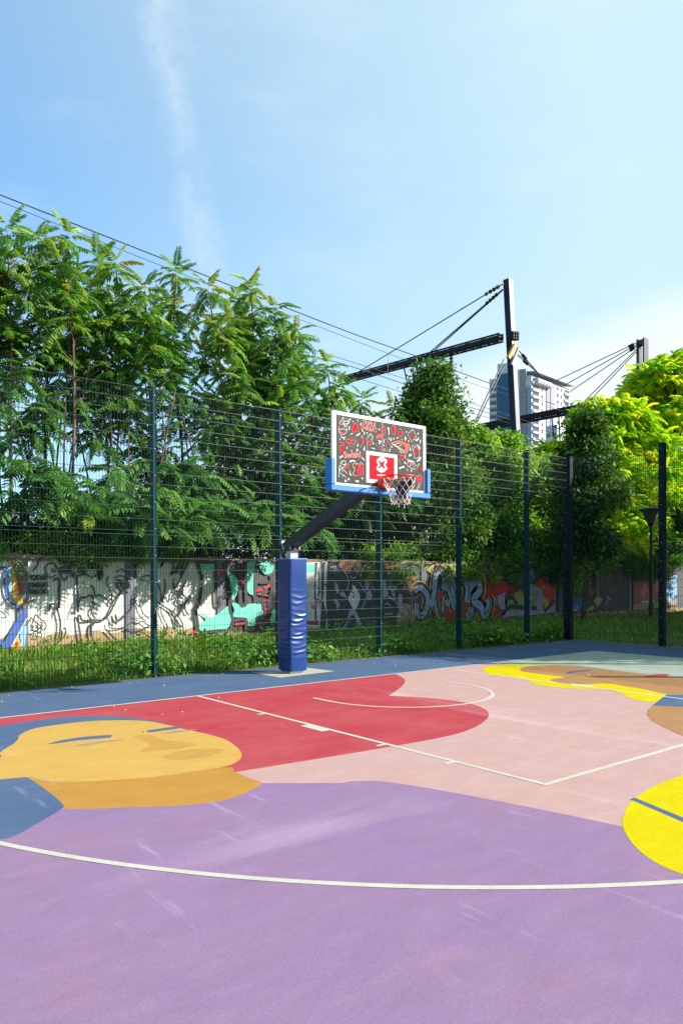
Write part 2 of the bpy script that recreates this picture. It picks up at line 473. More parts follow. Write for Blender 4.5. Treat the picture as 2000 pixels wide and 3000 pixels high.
gfill([(795, 298), (830, 284), (960, 273), (945, 283), (880, 289), (815, 300)], z9, 'blue')
gfill([(1300, 317), (1400, 301), (1470, 304), (1450, 318), (1330, 323)], z9, 'red')
z = layer()
blu = [(1436, 333), (1460, 312), (1490, 291), (1568, 290), (1800, 296), (1800, 352), (1568, 346), (1425, 339)]
cs.fill([G(*z8(*p), z) for p in blu], PAINT['blue'])
z = layer()
br2 = [(1425, 340), (1405, 362), (1402, 382), (1425, 412), (1480, 440), (1568, 480), (1750, 560), (1900, 560), (1900, 358), (1568, 347)]
cs.fill([G(*z8(*p), z) for p in br2], PAINT['brown'])
TOPZ = layer()
tag(cs.build('sports_court'), kind='structure')

ln = MB(); ZM = TOPZ + .0003; wm = PAINT['white']


def gl(x0, y0, x1, y1, z=ZM): ln.poly([(x0, y0, z), (x1, y0, z), (x1, y1, z), (x0, y1, z)], [(0, 1, 2, 3)], wm)


gl(-14, -.05, 7.33, 0); gl(7.28, -20, 7.33, -.05)
XL, XR = -2.455, 2.40
gl(XL, -5.75, XL + .05, -.05); gl(XR, -5.75, XR + .05, -.05); gl(XL, -5.8, XR + .05, -5.75)
for sx, x in ((-1, XL), (1, XR + .05)):
    for y in (-1.80, -3.95, -4.85): gl(min(x, x + sx * .10), y, max(x, x + sx * .10), y + .05)
    gl(min(x, x + sx * .10), -3.05, max(x, x + sx * .10), -2.65)
gl(6.55, -2.9, 6.60, -.05)
C0 = (-.02, -1.575)
arc = lambda r, a0, a1, n: [(C0[0] + r * math.cos(R(a0 + (a1 - a0) * k / n)), C0[1] + r * math.sin(R(a0 + (a1 - a0) * k / n)), ZM) for k in range(n + 1)]
ln.stroke([(C0[0] + 1.275, -1.2, ZM)] + arc(1.275, 0, -180, 40) + [(C0[0] - 1.275, -1.2, ZM)], .05, wm, (0, 0, 1))
ln.stroke(arc(6.725, -11, -169, 120), .05, wm, (0, 0, 1))
tag(ln.build('court_markings'), kind='structure')
fp = MB()
fm = material('pale concrete', pc(226, 224, 200), .85, pc(205, 205, 185), 6, .6, .3, 80)
fp.poly([(-.50, .80, .004), (.70, .88, .004), (.64, 1.62, .004), (-.50, 1.65, .004)], [(0, 1, 2, 3)], fm)
tag(fp.build('hoop_footing'), kind='structure')
# ------------------------------------------------------------------ basketball hoop
M = material
steel = M('galvanised steel', (.55, .56, .57), .4, (.42, .43, .44), 14, .7, .1, 90, .7)
blackp = M('black painted steel', (.012, .012, .018), .45, (.02, .02, .028), 8, .6, .1, 120)
whitep = M('white painted frame', (.66, .66, .64), .45, (.56, .56, .53), 7, .6, .08, 80)
vinyl = M('blue vinyl', (.003, .030, .150), .36, (.005, .038, .18), 2.5, .7, .12, 260, 0, .42, grain=.08, gscale=300)
foam = M('bright blue edge padding', (.010, .135, .42), .5, (.016, .16, .45), 9, .8, .25, 60)
rimp = M('orange red rim paint', (.46, .035, .018), .4, (.36, .028, .018), 20, .7, .1, 120)
redbox = M('red bracket cover', (.62, .018, .014), .38, (.5, .016, .012), 9, .6, .1, 80)
cord = M('white net cord', (.70, .64, .56), .8, (.55, .46, .40), 40, .8)
HOOP = (.06, 1.25, 0)
hoop = thing('basketball_hoop', 'basketball hoop with blue padded post, black slanting arm and dark doodled backboard', 'basketball hoop', HOOP)


def pad_surface():
    """square vinyl sleeve; sagging creases across its lower two thirds"""
    x0, x1, y0, y1, z0, z1 = -.125, .235, 1.045, 1.425, .045, 1.965
    rg = np.random.default_rng(5)
    cre = [(.66, -.02, .010), (.61, .03, .014), (.545, -.055, .020), (.50, -.06, .024), (.455, .05, .02), (.415, .03, .018), (.375, -.06, .022),
           (.335, .04, .018), (.295, -.02, .02), (.25, .05, .016), (.215, .02, .018), (.17, .035, .010), (.72, .05, .006), (.12, -.02, .006)]

    def disp(u, v, seed):
        d = 0.0
        for i, (c, tilt, a) in enumerate(cre):
            cc = c + tilt * .35 * (u - .5) * (1 if seed == 0 else -1) + .018 * ((u - .5) ** 2 * 4 - .5) + .004 * math.sin(7 * u + i * 2.1 + seed)
            t = (v - cc) / .011
            w = (.55 + .45 * math.sin(3.1 * u + i * 1.7 + seed)) * (1 if seed == 0 else .4)
            d += a * w * (math.exp(-t * t) - .6 * math.exp(-((t + 1.7) / 1.5) ** 2))
        return d * .75 + .004 * math.sin(5 * v * math.pi + seed)
    m = MB(); nu, nv = 14, 190
    sides = [((x0, y0), (x1, y0), 0), ((x1, y0), (x1, y1), 1), ((x1, y1), (x0, y1), 2), ((x0, y1), (x0, y0), 3)]
    ring = []
    for (ax, ay), (bx, by), s in sides:
        nx, ny = (by - ay), -(bx - ax); L = math.hypot(nx, ny); nx /= L; ny /= L
        for i in range(nu): ring.append((ax + (bx - ax) * i / nu, ay + (by - ay) * i / nu, nx, ny, i / nu, s))
    P = []
    n = len(ring)
    for j in range(nv + 1):
        v = j / nv; z = z0 + (z1 - z0) * v
        tap = 1 - .05 * max(0, (.2 - v) / .2)
        for (x, y, nx, ny, u, s) in ring:
            d = disp(u, v, s) * math.sin(math.pi * min(max(u, .001), .999)) ** .45
            cr = .012 if u == 0 else (.004 if u in (1 / nu, 1 - 1 / nu) else 0)
            cx, cy = (x0 + x1) / 2, (y0 + y1) / 2
            X, Y = x + nx * d, y + ny * d
            X += (cx - x) / abs(cx - x + 1e-9) * cr * .7 if abs(cx - x) > .17 else 0
            Y += (cy - y) / abs(cy - y + 1e-9) * cr * .7 if abs(cy - y) > .17 else 0
            if s in (3, 0): X = cx + (X - cx) * (tap if X < cx else 1)
            P.append((X, Y, z))
    F = [(j * n + k, j * n + (k + 1) % n, (j + 1) * n + (k + 1) % n, (j + 1) * n + k) for j in range(nv) for k in range(n)]
    F += [tuple(range(n - 1, -1, -1)), tuple(range(nv * n, nv * n + n))]
    m.poly(P, F, vinyl); o = m.build('padding', hoop)
    me = o.data; me.polygons.foreach_set('use_smooth', [True] * (len(F) - 2) + [False, False])
    sm = MB()
    sm.box((x0 - .002, y0 - .002, z1 - .012), (x1 + .004, y1, z1 + .006), M('pale blue piping', (.10, .22, .55), .4, (.12, .26, .6), 9, .5))
    sm.build('padding_seam', o)


pad_surface()
b = MB()
b.box((-.02, 1.17, 0), (.13, 1.32, 2.10), steel)
b.box((-.09, 1.10, .002), (.20, 1.39, .035), steel)
b.build('post', hoop)
b = MB(); b.box((-.07, 1.12, 2.10), (.17, 1.36, 2.125), blackp)
for x in (-.045, .05, .145):
    for y in (1.145, 1.335): b.lathe((x, y, 2.125), [(.016, 0), (.016, .02), (.009, .021), (.009, .05)], steel, 6)
b.build('flange_plate', hoop)
b = MB(); A0, A1 = np.array((.045, 1.47, 2.125)), np.array((-.03, -1.10, 3.09))
b.beam(A0, A1, .16, .17, blackp); b.box((-.045, 1.17, 2.12), (.14, 1.37, 2.25), blackp)
b.beam((.045, 1.36, 2.08), (.045, 1.42, 2.27), .17, .03, steel, (0, 1, 0))
b.build('arm', hoop)
b = MB()
b.box((-.30, -1.10, 3.00), (.22, -1.085, 3.52), blackp)
for x in (-.6, .5): b.beam((-.03, -.86, 3.02), (x, -1.12, 3.72), .03, .03, blackp)
b.box((-.9, -1.15, 3.70), (.80, -1.12, 3.74), blackp); b.box((-.9, -1.15, 3.08), (.80, -1.12, 3.12), blackp)
b.build('backboard_mount', hoop)

# backboard ---------------------------------------------------------------
BX0, BX1, BZ0, BZ1, BY = -.962, .857, 2.90, 3.952, -1.20
panel = M('grey-green scratched acrylic', (.044, .050, .048), .36, (.065, .062, .054), 3.2, .9, .04, 60, 0, .1)
b = MB(); b.box((BX0 + .004, BY + .001, BZ0), (BX1 - .004, BY + .03, BZ1 - .002), panel)
b.box((-.05, BY - .0006, 3.46), (-.012, BY, 3.90), M('post seen through acrylic', (.07, .06, .055), .35, (.08, .07, .06), 5, .6))
board = b.build('backboard', hoop)
b = MB()
ix0, ix1, iz0, iz1 = -.898, .803, 2.957, 3.903
YF = BY - .004
b.box((BX0, YF, iz1), (BX1, BY + .032, BZ1), whitep); b.box((BX0, YF, BZ0), (BX1, BY + .032, iz0), whitep)
b.box((BX0, YF, iz0), (ix0, BY + .032, iz1), whitep); b.box((ix1, YF, iz0), (BX1, BY + .032, iz1), whitep)
for x in (-.86, -.43, -.02, .38, .77):
    for z in (3.927, 2.93): b.lathe((x, YF - .0, z), [(.012, -.012), (.012, .0)], steel, 8)
b.build('backboard_frame', board)
tg = MB(); tx0, tx1, tz0, tz1 = -.343, .258, 3.003, 3.456
for a, c in (((tx0, tz1 - .052), (tx1, tz1)), ((tx0, tz0), (tx1, tz0 + .052)), ((tx0, tz0 + .052), (tx0 + .055, tz1 - .052)), ((tx1 - .055, tz0 + .052), (tx1, tz1 - .052))):
    tg.box((a[0], BY - .002, a[1]), (c[0], BY + .0005, c[1]), whitep)
tg.build('target_rectangle', board)
redp = M('red print', (.42, .004, .014), .6, (.37, .005, .014), 8, .5, 0, 60, 0, .06)
whp = M('white print', (.62, .62, .59), .6, (.54, .54, .51), 12, .6, 0, 60, 0, .06)
pkp = M('pink outline print', (.50, .20, .19), .6, (.46, .18, .17), 12, .6, 0, 60, 0, .06)
dkp = M('dark print', (.03, .03, .035), .4)
lg = MB(); lg.box((tx0 + .055, BY - .0012, tz0 + .052), (tx1 - .055, BY + .0004, tz1 - .052), redp)
z4 = lambda x, y: (950 + x / 4.9, 1190 + y / 4.9)


def BP(x, y, lay): p = PY(*z4(x, y), BY - .0016 - .0005 * lay); return p


cx, cy = 822, 840


def ell(cx, cy, rx, ry, n=28, a0=0, a1=360): return [(cx + rx * math.cos(R(a0 + (a1 - a0) * k / n)), cy + ry * math.sin(R(a0 + (a1 - a0) * k / n))) for k in range(n + (a1 - a0 != 360))]


# ball mark with side notches and a serifed X
outl = [(cx + 78 * math.cos(R(t)), cy + 113 * math.sin(R(t))) for t in range(-52, -129, -7)] + [(748, 772), (748, 800), (772, 840), (748, 885), (748, 905)] + \
       [(cx + 78 * math.cos(R(t)), cy + 113 * math.sin(R(t))) for t in range(128, 51, -7)] + [(898, 905), (900, 885), (872, 845), (900, 800), (896, 772)]
lg.fill([BP(*p, 0) for p in outl], whp)
lg.fill([BP(*p, 1) for p in [(768, 790), (815, 790), (822, 815), (836, 790), (878, 793), (878, 804), (866, 806), (848, 842), (872, 884), (880, 886), (880, 896), (832, 893), (834, 882), (822, 862),
                             (808, 880), (812, 890), (768, 888), (768, 877), (780, 876), (802, 840), (780, 802), (768, 800)]], redp)
lg.stroke([BP(822, 730, 2), BP(822, 788, 2)], .008, dkp, (0, -1, 0)); lg.stroke([BP(822, 895, 2), BP(822, 952, 2)], .008, dkp, (0, -1, 0))
for p, q in (((748, 780), (775, 790)), ((872, 795), (898, 788)), ((748, 895), (775, 888)), ((872, 893), (898, 900))):
    lg.stroke([BP(*p, 2), BP(*q, 2)], .005, dkp, (0, -1, 0))
for p, q in (((755, 978), (768, 1000)), ((768, 978), (755, 1000)), ((775, 978), (788, 1000)), ((788, 978), (775, 1000)), ((797, 978), (797, 1000)), ((806, 978), (806, 1000))):
    lg.stroke([BP(*p, 2), BP(*q, 2)], .008, whp, (0, -1, 0))
lg.stroke([BP(*p, 2) for p in ell(822, 990, 9, 12, 14)], .006, whp, (0, -1, 0)); lg.stroke([BP(838, 990, 2), BP(884, 994, 2)], .010, whp, (0, -1, 0))
lg.build('emblem', board)

art = MB(); al = [0]


def AF(pts, mat=None):
    al[0] += .02
    if mat is None:
        mx_, my_ = sum(p[0] for p in pts) / len(pts), sum(p[1] for p in pts) / len(pts); pts = [(mx_ + (p[0] - mx_) * .92, my_ + (p[1] - my_) * .92) for p in pts]
    art.fill([BP(*p, al[0]) for p in pts], mat or whp)


def AS(pts, w=.008, mat=None, n=5):
    al[0] += .02; q = spline(pts, n) if len(pts) > 2 and n > 1 else pts
    art.stroke([BP(*p, al[0]) for p in q], w * .85, mat or whp, (0, -1, 0))


def zz(ox, oy, sc, pts): return [(ox + x * sc, oy + y * sc) for x, y in pts]


za = lambda x, y: ((970 + x / 11.2 - 950) * 4.9, (1205 + y / 11.2 - 1190) * 4.9)
zb = lambda x, y: ((1100 + x / 10.453 - 950) * 4.9, (1230 + y / 10.453 - 1190) * 4.9)
zc = lambda x, y: ((980 + x / 12.06 - 950) * 4.9, (1310 + y / 12.06 - 1190) * 4.9)
zd = lambda x, y: ((1060 + x / 7.84 - 950) * 4.9, (1310 + y / 7.84 - 1190) * 4.9)
m_ = lambda f, pts: [f(*p) for p in pts]
# winged ball
AS(m_(za, ell(378, 590, 132, 175)) + [za(510, 590)], .008, whp, 1)
AF(m_(za, [(250, 560), (265, 480), (310, 430), (385, 425), (330, 490), (290, 580)]), redp); AF(m_(za, [(265, 650), (340, 690), (450, 740), (380, 765), (310, 740)]), redp)
AS(m_(za, [(255, 600), (370, 580), (505, 610)])); AS(m_(za, [(270, 650), (350, 700), (460, 745)]), .007, pkp)
AS(m_(za, [(290, 430), (285, 350), (345, 290), (375, 205), (405, 215), (405, 290), (375, 385)])); AS(m_(za, [(430, 540), (430, 340), (520, 320), (625, 240), (620, 300), (540, 360), (590, 350), (540, 420), (450, 490)]))
AS(m_(za, [(435, 400), (520, 400), (585, 340)]), .006)
AF(m_(za, [(735, 400), (770, 385), (870, 440), (900, 650), (830, 665), (800, 620), (760, 700), (735, 705), (665, 610), (715, 510)]), redp)
AS(m_(za, [(735, 395), (770, 385), (865, 435), (905, 655), (830, 668), (800, 610), (765, 700), (735, 708), (662, 605), (715, 510), (735, 395)]), .006, pkp, 1)
AF(m_(za, [(275, 745), (340, 845), (410, 850), (480, 820), (440, 880), (430, 970), (405, 890), (330, 870)]))
for p in (((595, 470), (615, 470), (600, 620), (570, 620), (568, 560)), ((595, 780), (690, 705), (705, 740), (640, 765)), ((885, 250), (870, 320), (890, 385), (858, 330), (860, 270)), ((980, 360), (995, 400), (950, 490), (950, 400)),
          ((990, 575), (1010, 580), (1030, 650), (1100, 680), (1095, 790), (1070, 790), (1075, 690), (1000, 650)), ((800, 840), (830, 770), (880, 740), (900, 740), (940, 690), (955, 730), (900, 790), (860, 790)),
          ((1150, 690), (1190, 690), (1190, 735), (1150, 735)), ((715, 310), (738, 330), (718, 360), (698, 335)), ((475, 225), (500, 235), (490, 258), (472, 245)), ((270, 900), (300, 900), (300, 940), (268, 935)),
          ((880, 1050), (905, 1090), (850, 1170), (830, 1160), (875, 1090)), ((500, 1150), (520, 1160), (540, 1250), (505, 1220)), ((820, 1250), (860, 1230), (885, 1280), (850, 1310), (822, 1290)), ((650, 1260), (690, 1320), (650, 1320)),
          ((1090, 1135), (1105, 1150), (1085, 1220), (1115, 1220), (1070, 1330), (1075, 1250), (1040, 1280)), ((1285, 1165), (1320, 1200), (1410, 1200), (1440, 1250), (1420, 1260), (1390, 1220), (1310, 1215)), ((1400, 985), (1380, 1040), (1400, 1045), (1355, 1110), (1360, 1040)),
          ((1460, 1060), (1490, 1080), (1475, 1110))): AF(m_(za, p))
# spiked bar, bottle, headphones, cap-and-cup
AF(m_(za, [(490, 930), (570, 925), (690, 975), (690, 1050), (520, 1020), (490, 980)]), redp); AS(m_(za, [(485, 920), (570, 920), (860, 1020), (780, 1060), (520, 1020), (485, 985), (485, 920)]), .006, pkp, 1)
for p, q in (((560, 910), (530, 820)), ((640, 920), (600, 810)), ((670, 930), (700, 810)), ((700, 950), (780, 880)), ((740, 970), (880, 930)), ((560, 1040), (560, 1180)), ((620, 1060), (590, 1190)), ((650, 1060), (690, 1200)), ((700, 1070), (740, 1190)), ((740, 1070), (820, 1100))):
    AS([za(*p), za(*q)], .005, pkp, 1)
AF(m_(za, [(975, 885), (1045, 885), (1040, 1010), (1010, 1080), (975, 1010)]), redp); AS(m_(za, [(970, 880), (1050, 885), (1045, 1010), (1000, 1100), (930, 1200)]), .007, pkp, 1); AS(m_(za, [(995, 870), (990, 815), (1025, 815), (1025, 870)]), .006)
AF(m_(za, [(1250, 985)] and ell(1250, 1045, 48, 55)), redp); AS(m_(za, ell(1250, 1045, 62, 68) + [(1312, 1045)]), .007, pkp, 1); AF(m_(za, ell(1172, 945, 30, 42)), redp); AS(m_(za, ell(1172, 945, 38, 52) + [(1210, 945)]), .006, pkp, 1)
AS(m_(za, [(1185, 880), (1220, 780), (1290, 740), (1350, 790), (1365, 880), (1330, 990)]), .007); AS(m_(za, [(1220, 860), (1260, 800), (1320, 790), (1325, 880), (1290, 940)]), .005); AS(m_(za, [(1160, 1010), (1180, 1120), (1185, 1260)]), .005)
AF(m_(za, [(280, 1010), (330, 1035), (420, 1045), (415, 1110), (330, 1100), (275, 1110)]), redp); AF(m_(za, [(275, 1180), (400, 1180), (430, 1250), (425, 1340), (350, 1344), (300, 1250)]), redp); AF(m_(zc, [(170, 0), (300, 0), (345, 90), (330, 200), (270, 215), (225, 120)]), redp)
AS(m_(za, [(275, 1005), (330, 1030), (425, 1040), (420, 1115), (275, 1120), (270, 1180), (310, 1290), (340, 1340)]), .006, pkp, 1)
# right half
for p in (((210, 195), (270, 195), (275, 270), (290, 340), (285, 410), (240, 435), (215, 380), (240, 310)),
          ((530, 190), (600, 185), (620, 240), (590, 290), (600, 400), (540, 445), (490, 400), (490, 340), (530, 300)), ((730, 285), (800, 280), (810, 350), (780, 400), (800, 470), (780, 525), (705, 510), (700, 440), (730, 380)),
          ((1050, 400), (1065, 380), (1085, 440), (1075, 560), (1050, 560)), ((1130, 420), (1150, 420), (1160, 490), (1180, 510), (1150, 560), (1110, 510), (1130, 490)), ((1190, 900), (1260, 850), (1310, 920), (1290, 1000), (1220, 1050), (1200, 960)),
          ((740, 1100), (800, 1080), (860, 1130), (820, 1200), (760, 1180)), ((990, 1285), (1040, 1280), (1045, 1359), (1000, 1359)), ((700, 1250), (740, 1230), (740, 1300), (720, 1290))): AF(m_(zb, p), redp)
for c in ((245, 330, 45, 130), (545, 315, 65, 135), (755, 400, 60, 130)): AS(m_(zb, ell(*c, 18) + [(c[0] + c[2], c[1])]), .006, pkp, 1)
AF(m_(zb, [(475, 700), (720, 635), (1045, 765), (950, 1040), (880, 970), (900, 850), (840, 770), (720, 710), (530, 710)]), M('coral print', (.44, .08, .06), .6, (.38, .07, .055), 30, .8, 0, 60, 0, .06))
AS(m_(zb, [(475, 700), (720, 635), (1045, 765), (950, 1045), (475, 700)]), .008, pkp, 1); AS(m_(zb, [(570, 760), (700, 710), (810, 760), (680, 830)]), .007, whp, 1); AS(m_(zb, [(520, 730), (700, 840), (900, 960)]), .007); AS(m_(zb, [(470, 720), (690, 870), (900, 1040)]), .007)
for k in range(6): AS([zb(900 + 8 * k, 800 + 40 * k), zb(1035 - 16 * k, 790 + 40 * k)], .004, pkp, 1)
AS(m_(zb, [(1130, 290), (970, 440), (1100, 670), (1245, 510), (1130, 290)]), .008, whp, 1)
AS(m_(zb, [(1100, 780), (1140, 960), (1190, 1040), (1180, 1160), (1290, 1165), (1340, 1040), (1310, 900), (1250, 750)]), .007); AS(m_(zb, [(1140, 760), (1170, 860), (1160, 960)]), .006); AS(m_(zb, [(1190, 750), (1210, 850), (1240, 810)]), .006)
AF(m_(zb, [(0, 500), (60, 450), (200, 435), (215, 550), (80, 560), (10, 610)]), M('coral print', (.62, .16, .13)))
for p in (((380, 215), (405, 230), (425, 460), (395, 470), (385, 280), (340, 280)), ((385, 530), (410, 530), (440, 600), (420, 620)), ((480, 530), (490, 600), (460, 670), (445, 640), (465, 580)), ((300, 580), (255, 640), (260, 700), (285, 725), (240, 700), (235, 640), (265, 595)),
          ((900, 475), (920, 540), (955, 565), (920, 600), (905, 670), (890, 600), (865, 570), (890, 540)), ((1295, 365), (1300, 400), (1325, 410), (1300, 440), (1300, 470), (1280, 430), (1255, 420), (1285, 405)), ((1210, 590), (1250, 610), (1325, 530), (1330, 590), (1250, 660), (1230, 630), (1195, 630)),
          ((1385, 590), (1380, 660), (1350, 750), (1340, 740), (1355, 680), (1340, 660)), ((1250, 740), (1320, 790), (1370, 870), (1355, 920), (1330, 880), (1290, 800)), ((1050, 820), (1085, 940), (1030, 940)), ((60, 610), (130, 640), (140, 600), (155, 650), (200, 680), (140, 690), (125, 760), (90, 740), (110, 680)),
          ((1005, 1050), (1025, 1070), (1050, 1030), (1060, 1080), (1100, 1030), (1105, 1090), (1060, 1110), (1020, 1140)), ((885, 1075), (920, 1080), (905, 1120), (925, 1170), (890, 1170), (900, 1120)), ((1350, 1120), (1390, 1140), (1370, 1190), (1390, 1200), (1300, 1290), (1330, 1200), (1310, 1200)),
          ((1280, 1210), (1310, 1230), (1280, 1290), (1255, 1280)), ((895, 1255), (905, 1300), (935, 1359), (900, 1350), (865, 1310)), ((695, 930), (720, 940), (820, 1030), (800, 1035)), ((440, 890), (460, 900), (430, 980), (400, 980), (425, 940)), ((270, 880), (290, 880), (270, 950), (250, 945)),
          ((100, 265), (135, 290), (110, 330), (92, 300)), ((470, 760), (490, 800), (520, 830), (490, 850), (475, 870), (480, 820)), ((540, 530), (560, 560), (585, 570), (560, 590), (580, 610), (530, 600), (545, 570)), ((640, 530), (685, 530), (670, 580), (645, 575)), ((775, 570), (815, 600), (810, 630)), ((990, 630), (1025, 640), (1015, 680), (985, 665)),
          ((230, 760), (265, 770), (260, 805), (232, 800)), ((320, 940), (350, 950), (335, 980)), ((900, 370), (960, 350), (950, 385), (925, 385)), ((845, 400), (870, 400), (865, 425))): AF(m_(zb, p))
AS(m_(zb, [(310, 790), (340, 700), (330, 600), (360, 590), (380, 680), (430, 770), (440, 880), (370, 920), (310, 790)]), .007, pkp); AS(m_(zb, [(80, 820), (205, 815), (200, 900), (150, 930), (90, 860), (80, 820)]), .006, pkp, 1)
AS(m_(zb, [(960, 1190), (1040, 1240), (1110, 1250), (1200, 1300)]), .007); AS(m_(zb, [(950, 1230), (1000, 1250), (1050, 1240), (1110, 1300), (1170, 1340)]), .007)
AS(m_(zb, [(740, 1180), (700, 1260), (740, 1290), (770, 1359)]), .008, pkp); AS(m_(zb, [(740, 1090), (800, 1080), (870, 1130), (830, 1220), (760, 1190)]), .006, pkp)
# lower left: hand with ball, bolt, 21
AS(m_(zc, ell(320, 550, 70, 70, 20) + [(390, 550)]), .009, whp, 1); AS(m_(zc, [(250, 520), (210, 540), (200, 640), (165, 680), (155, 760), (160, 880), (150, 1060)])); AS(m_(zc, [(200, 660), (260, 720), (330, 820), (450, 950)])); AS(m_(zc, [(190, 890), (250, 960), (330, 1000), (400, 1080)]))
AS(m_(zc, [(390, 600), (340, 690), (290, 730)])); AS(m_(zc, [(170, 760), (230, 740), (290, 880)]), .007); AS(m_(zc, [(160, 850), (215, 830)]), .008, whp, 1); AS(m_(zc, [(165, 800), (215, 780)]), .008, whp, 1); AS(m_(zc, [(285, 990), (285, 1080)]), .006, whp, 1)
AF(m_(zc, [(485, 570), (520, 620), (480, 640), (490, 700), (350, 750), (420, 690), (390, 660)]), redp); AF(m_(zc, [(345, 790), (430, 820), (430, 895), (390, 880)]), redp)
AS(m_(zc, [(485, 570), (522, 620), (480, 640), (492, 700), (350, 752), (418, 690), (388, 660), (485, 570)]), .006, pkp, 1)
AF(m_(zc, [(725, 720), (725, 660), (760, 610), (820, 605), (862, 640), (868, 700), (815, 850), (800, 900), (835, 920), (858, 920), (858, 1005), (722, 1005), (722, 960), (790, 780), (805, 700), (790, 660), (770, 700), (765, 740)]), redp)
AF(m_(zc, [(885, 700), (885, 660), (945, 605), (995, 610), (992, 995), (920, 995), (922, 700)]), redp)
AS(m_(zc, [(885, 705), (882, 655), (945, 600), (998, 605), (996, 1000), (916, 1000), (918, 705)]), .006, pkp, 1); AS(m_(zc, [(720, 730), (722, 650), (760, 605), (825, 600), (868, 640), (872, 700), (820, 860), (862, 915), (862, 1010), (718, 1010), (720, 955)]), .006, pkp, 1)
AS(m_(zc, [(715, 745), (655, 720), (640, 650), (680, 560), (760, 565), (830, 600)]), .006); AS(m_(zc, [(720, 780), (650, 910), (645, 960), (720, 1010)]), .006); AS(m_(zc, [(870, 600), (920, 540), (1000, 600)]), .006, whp, 1)
for p in (((510, 500), (560, 460), (640, 450), (750, 490), (740, 510), (620, 500), (545, 550)), ((550, 755), (535, 830), (550, 920), (605, 1010), (580, 1030), (530, 960), (520, 850)), ((700, 1160), (750, 1195), (800, 1165), (860, 1190), (850, 1240), (800, 1250), (740, 1220)), ((350, 1160), (390, 1140), (425, 1180), (410, 1230), (370, 1240), (350, 1200)),
          ((945, 1090), (980, 1065), (1008, 1105), (985, 1140), (950, 1130)), ((490, 1065), (505, 1105), (548, 1110), (515, 1135), (530, 1180), (495, 1155), (460, 1180), (475, 1135), (445, 1110), (480, 1105)), ((165, 320), (200, 350), (215, 290), (240, 330), (270, 260), (310, 330), (285, 345), (275, 310), (250, 380), (220, 350), (200, 400), (175, 420)),
          ((970, 345), (985, 370), (1025, 430), (1060, 450), (1030, 490), (1010, 450), (970, 390), (930, 370)), ((760, 90), (800, 50), (835, 90), (815, 140), (775, 130)), ((585, 90), (625, 160), (570, 140))): AF(m_(zc, p))
# lower right: whistle, wavy tape, medal with ribbon, lettering row
AF(m_(zd, ell(1082, 390, 28, 48, 16)), redp); AS(m_(zd, ell(1080, 390, 40, 62, 20) + [(1120, 390)]), .008, whp, 1); AS(m_(zd, [(1080, 330), (1140, 320), (1270, 450), (1270, 500), (1210, 520), (1100, 470)]), .008, whp, 1); AS(m_(zd, [(1140, 380), (1230, 500)]), .006, whp, 1)
AF(m_(zd, [(1205, 500), (1275, 480), (1270, 515), (1220, 520)]), redp)
AF(m_(zd, [(840, 475), (880, 460), (960, 430), (985, 450), (960, 475), (900, 480), (860, 515)])); AF(m_(zd, [(1010, 490), (1040, 510), (1065, 555), (1040, 540)])); AF(m_(zd, [(1115, 500), (1130, 510), (1150, 560), (1125, 570)])); AF(m_(zd, [(1310, 370), (1320, 380), (1290, 430), (1275, 425)])); AF(m_(zd, [(1370, 400), (1365, 560), (1320, 530)]), redp)
AF(m_(zd, ell(1315, 725, 55, 72, 20)), redp); AS(m_(zd, ell(1315, 725, 68, 90, 22) + [(1383, 725)]), .008, pkp, 1); AS(m_(zd, ell(1315, 715, 32, 40, 14) + [(1347, 715)]), .006, pkp, 1)
AS(m_(zd, [(1300, 830), (1290, 900), (1260, 950), (1255, 1000)]), .008); AS(m_(zd, [(1340, 830), (1320, 900), (1290, 960)]), .007)
for p in ([(870, 650), (885, 710), (905, 660), (925, 715), (935, 650)], [(975, 670), (1000, 650), (1020, 675), (985, 715), (1030, 710)], [(1060, 650), (1060, 715)], [(1090, 655), (1110, 655), (1110, 715)]): AS(m_(zd, p), .014, redp, 1)
art.build('artwork', board)


def letters(name, body, size, mat, parent, frame, bold=.0):
    """outlined lettering laid in a plane; frame = origin, x axis, y axis"""
    cu = bpy.data.curves.new(name, 'FONT'); cu.body = body; cu.size = size; cu.offset = bold; cu.align_x = 'CENTER'; cu.resolution_u = 3
    cu.space_line = .85
    o = bpy.data.objects.new('tmp', cu); COL.objects.link(o); dg = bpy.context.evaluated_depsgraph_get(); dg.update()
    me = bpy.data.meshes.new_from_object(o.evaluated_get(dg)); bpy.data.objects.remove(o)
    me.materials.clear(); me.materials.append(mat)
    off = np.array(OFF.get(parent.name, (0, 0, 0))); og, ax, ay = (np.array(t, float) for t in frame)
    for v in me.vertices: v.co = Vector(og + ax * v.co[0] + ay * v.co[1] - off)
    k = bpy.data.objects.new(name, me); COL.objects.link(k); k.parent = parent; OFF[k.name] = tuple(off); return k


def on_board(x, y, ang=0): return (BP(x, y, 1.5), (math.cos(R(ang)), 0, math.sin(R(ang))), (-math.sin(R(ang)), 0, math.cos(R(ang))))


q0, q1 = za(1230, 470), za(1210, 600)
letters('lettering', 'TRIPLE\nTHREAT', .088, pkp, board, on_board(*q0, -3), .003)
letters('lettering', 'Swish!', .125, pkp, board, on_board(*zc(640, 370), 8), .004)

# blue edge padding: a U round the lower rim of the board
b = MB()
b.box((-1.02, -1.25, 2.838), (.918, -1.10, 2.922), foam, .012)
b.box((-1.02, -1.25, 2.9225), (-.938, -1.10, 3.285), foam, .012); b.box((.838, -1.25, 2.9225), (.918, -1.10, 3.295), foam, .012)
b.build('edge_padding', hoop)
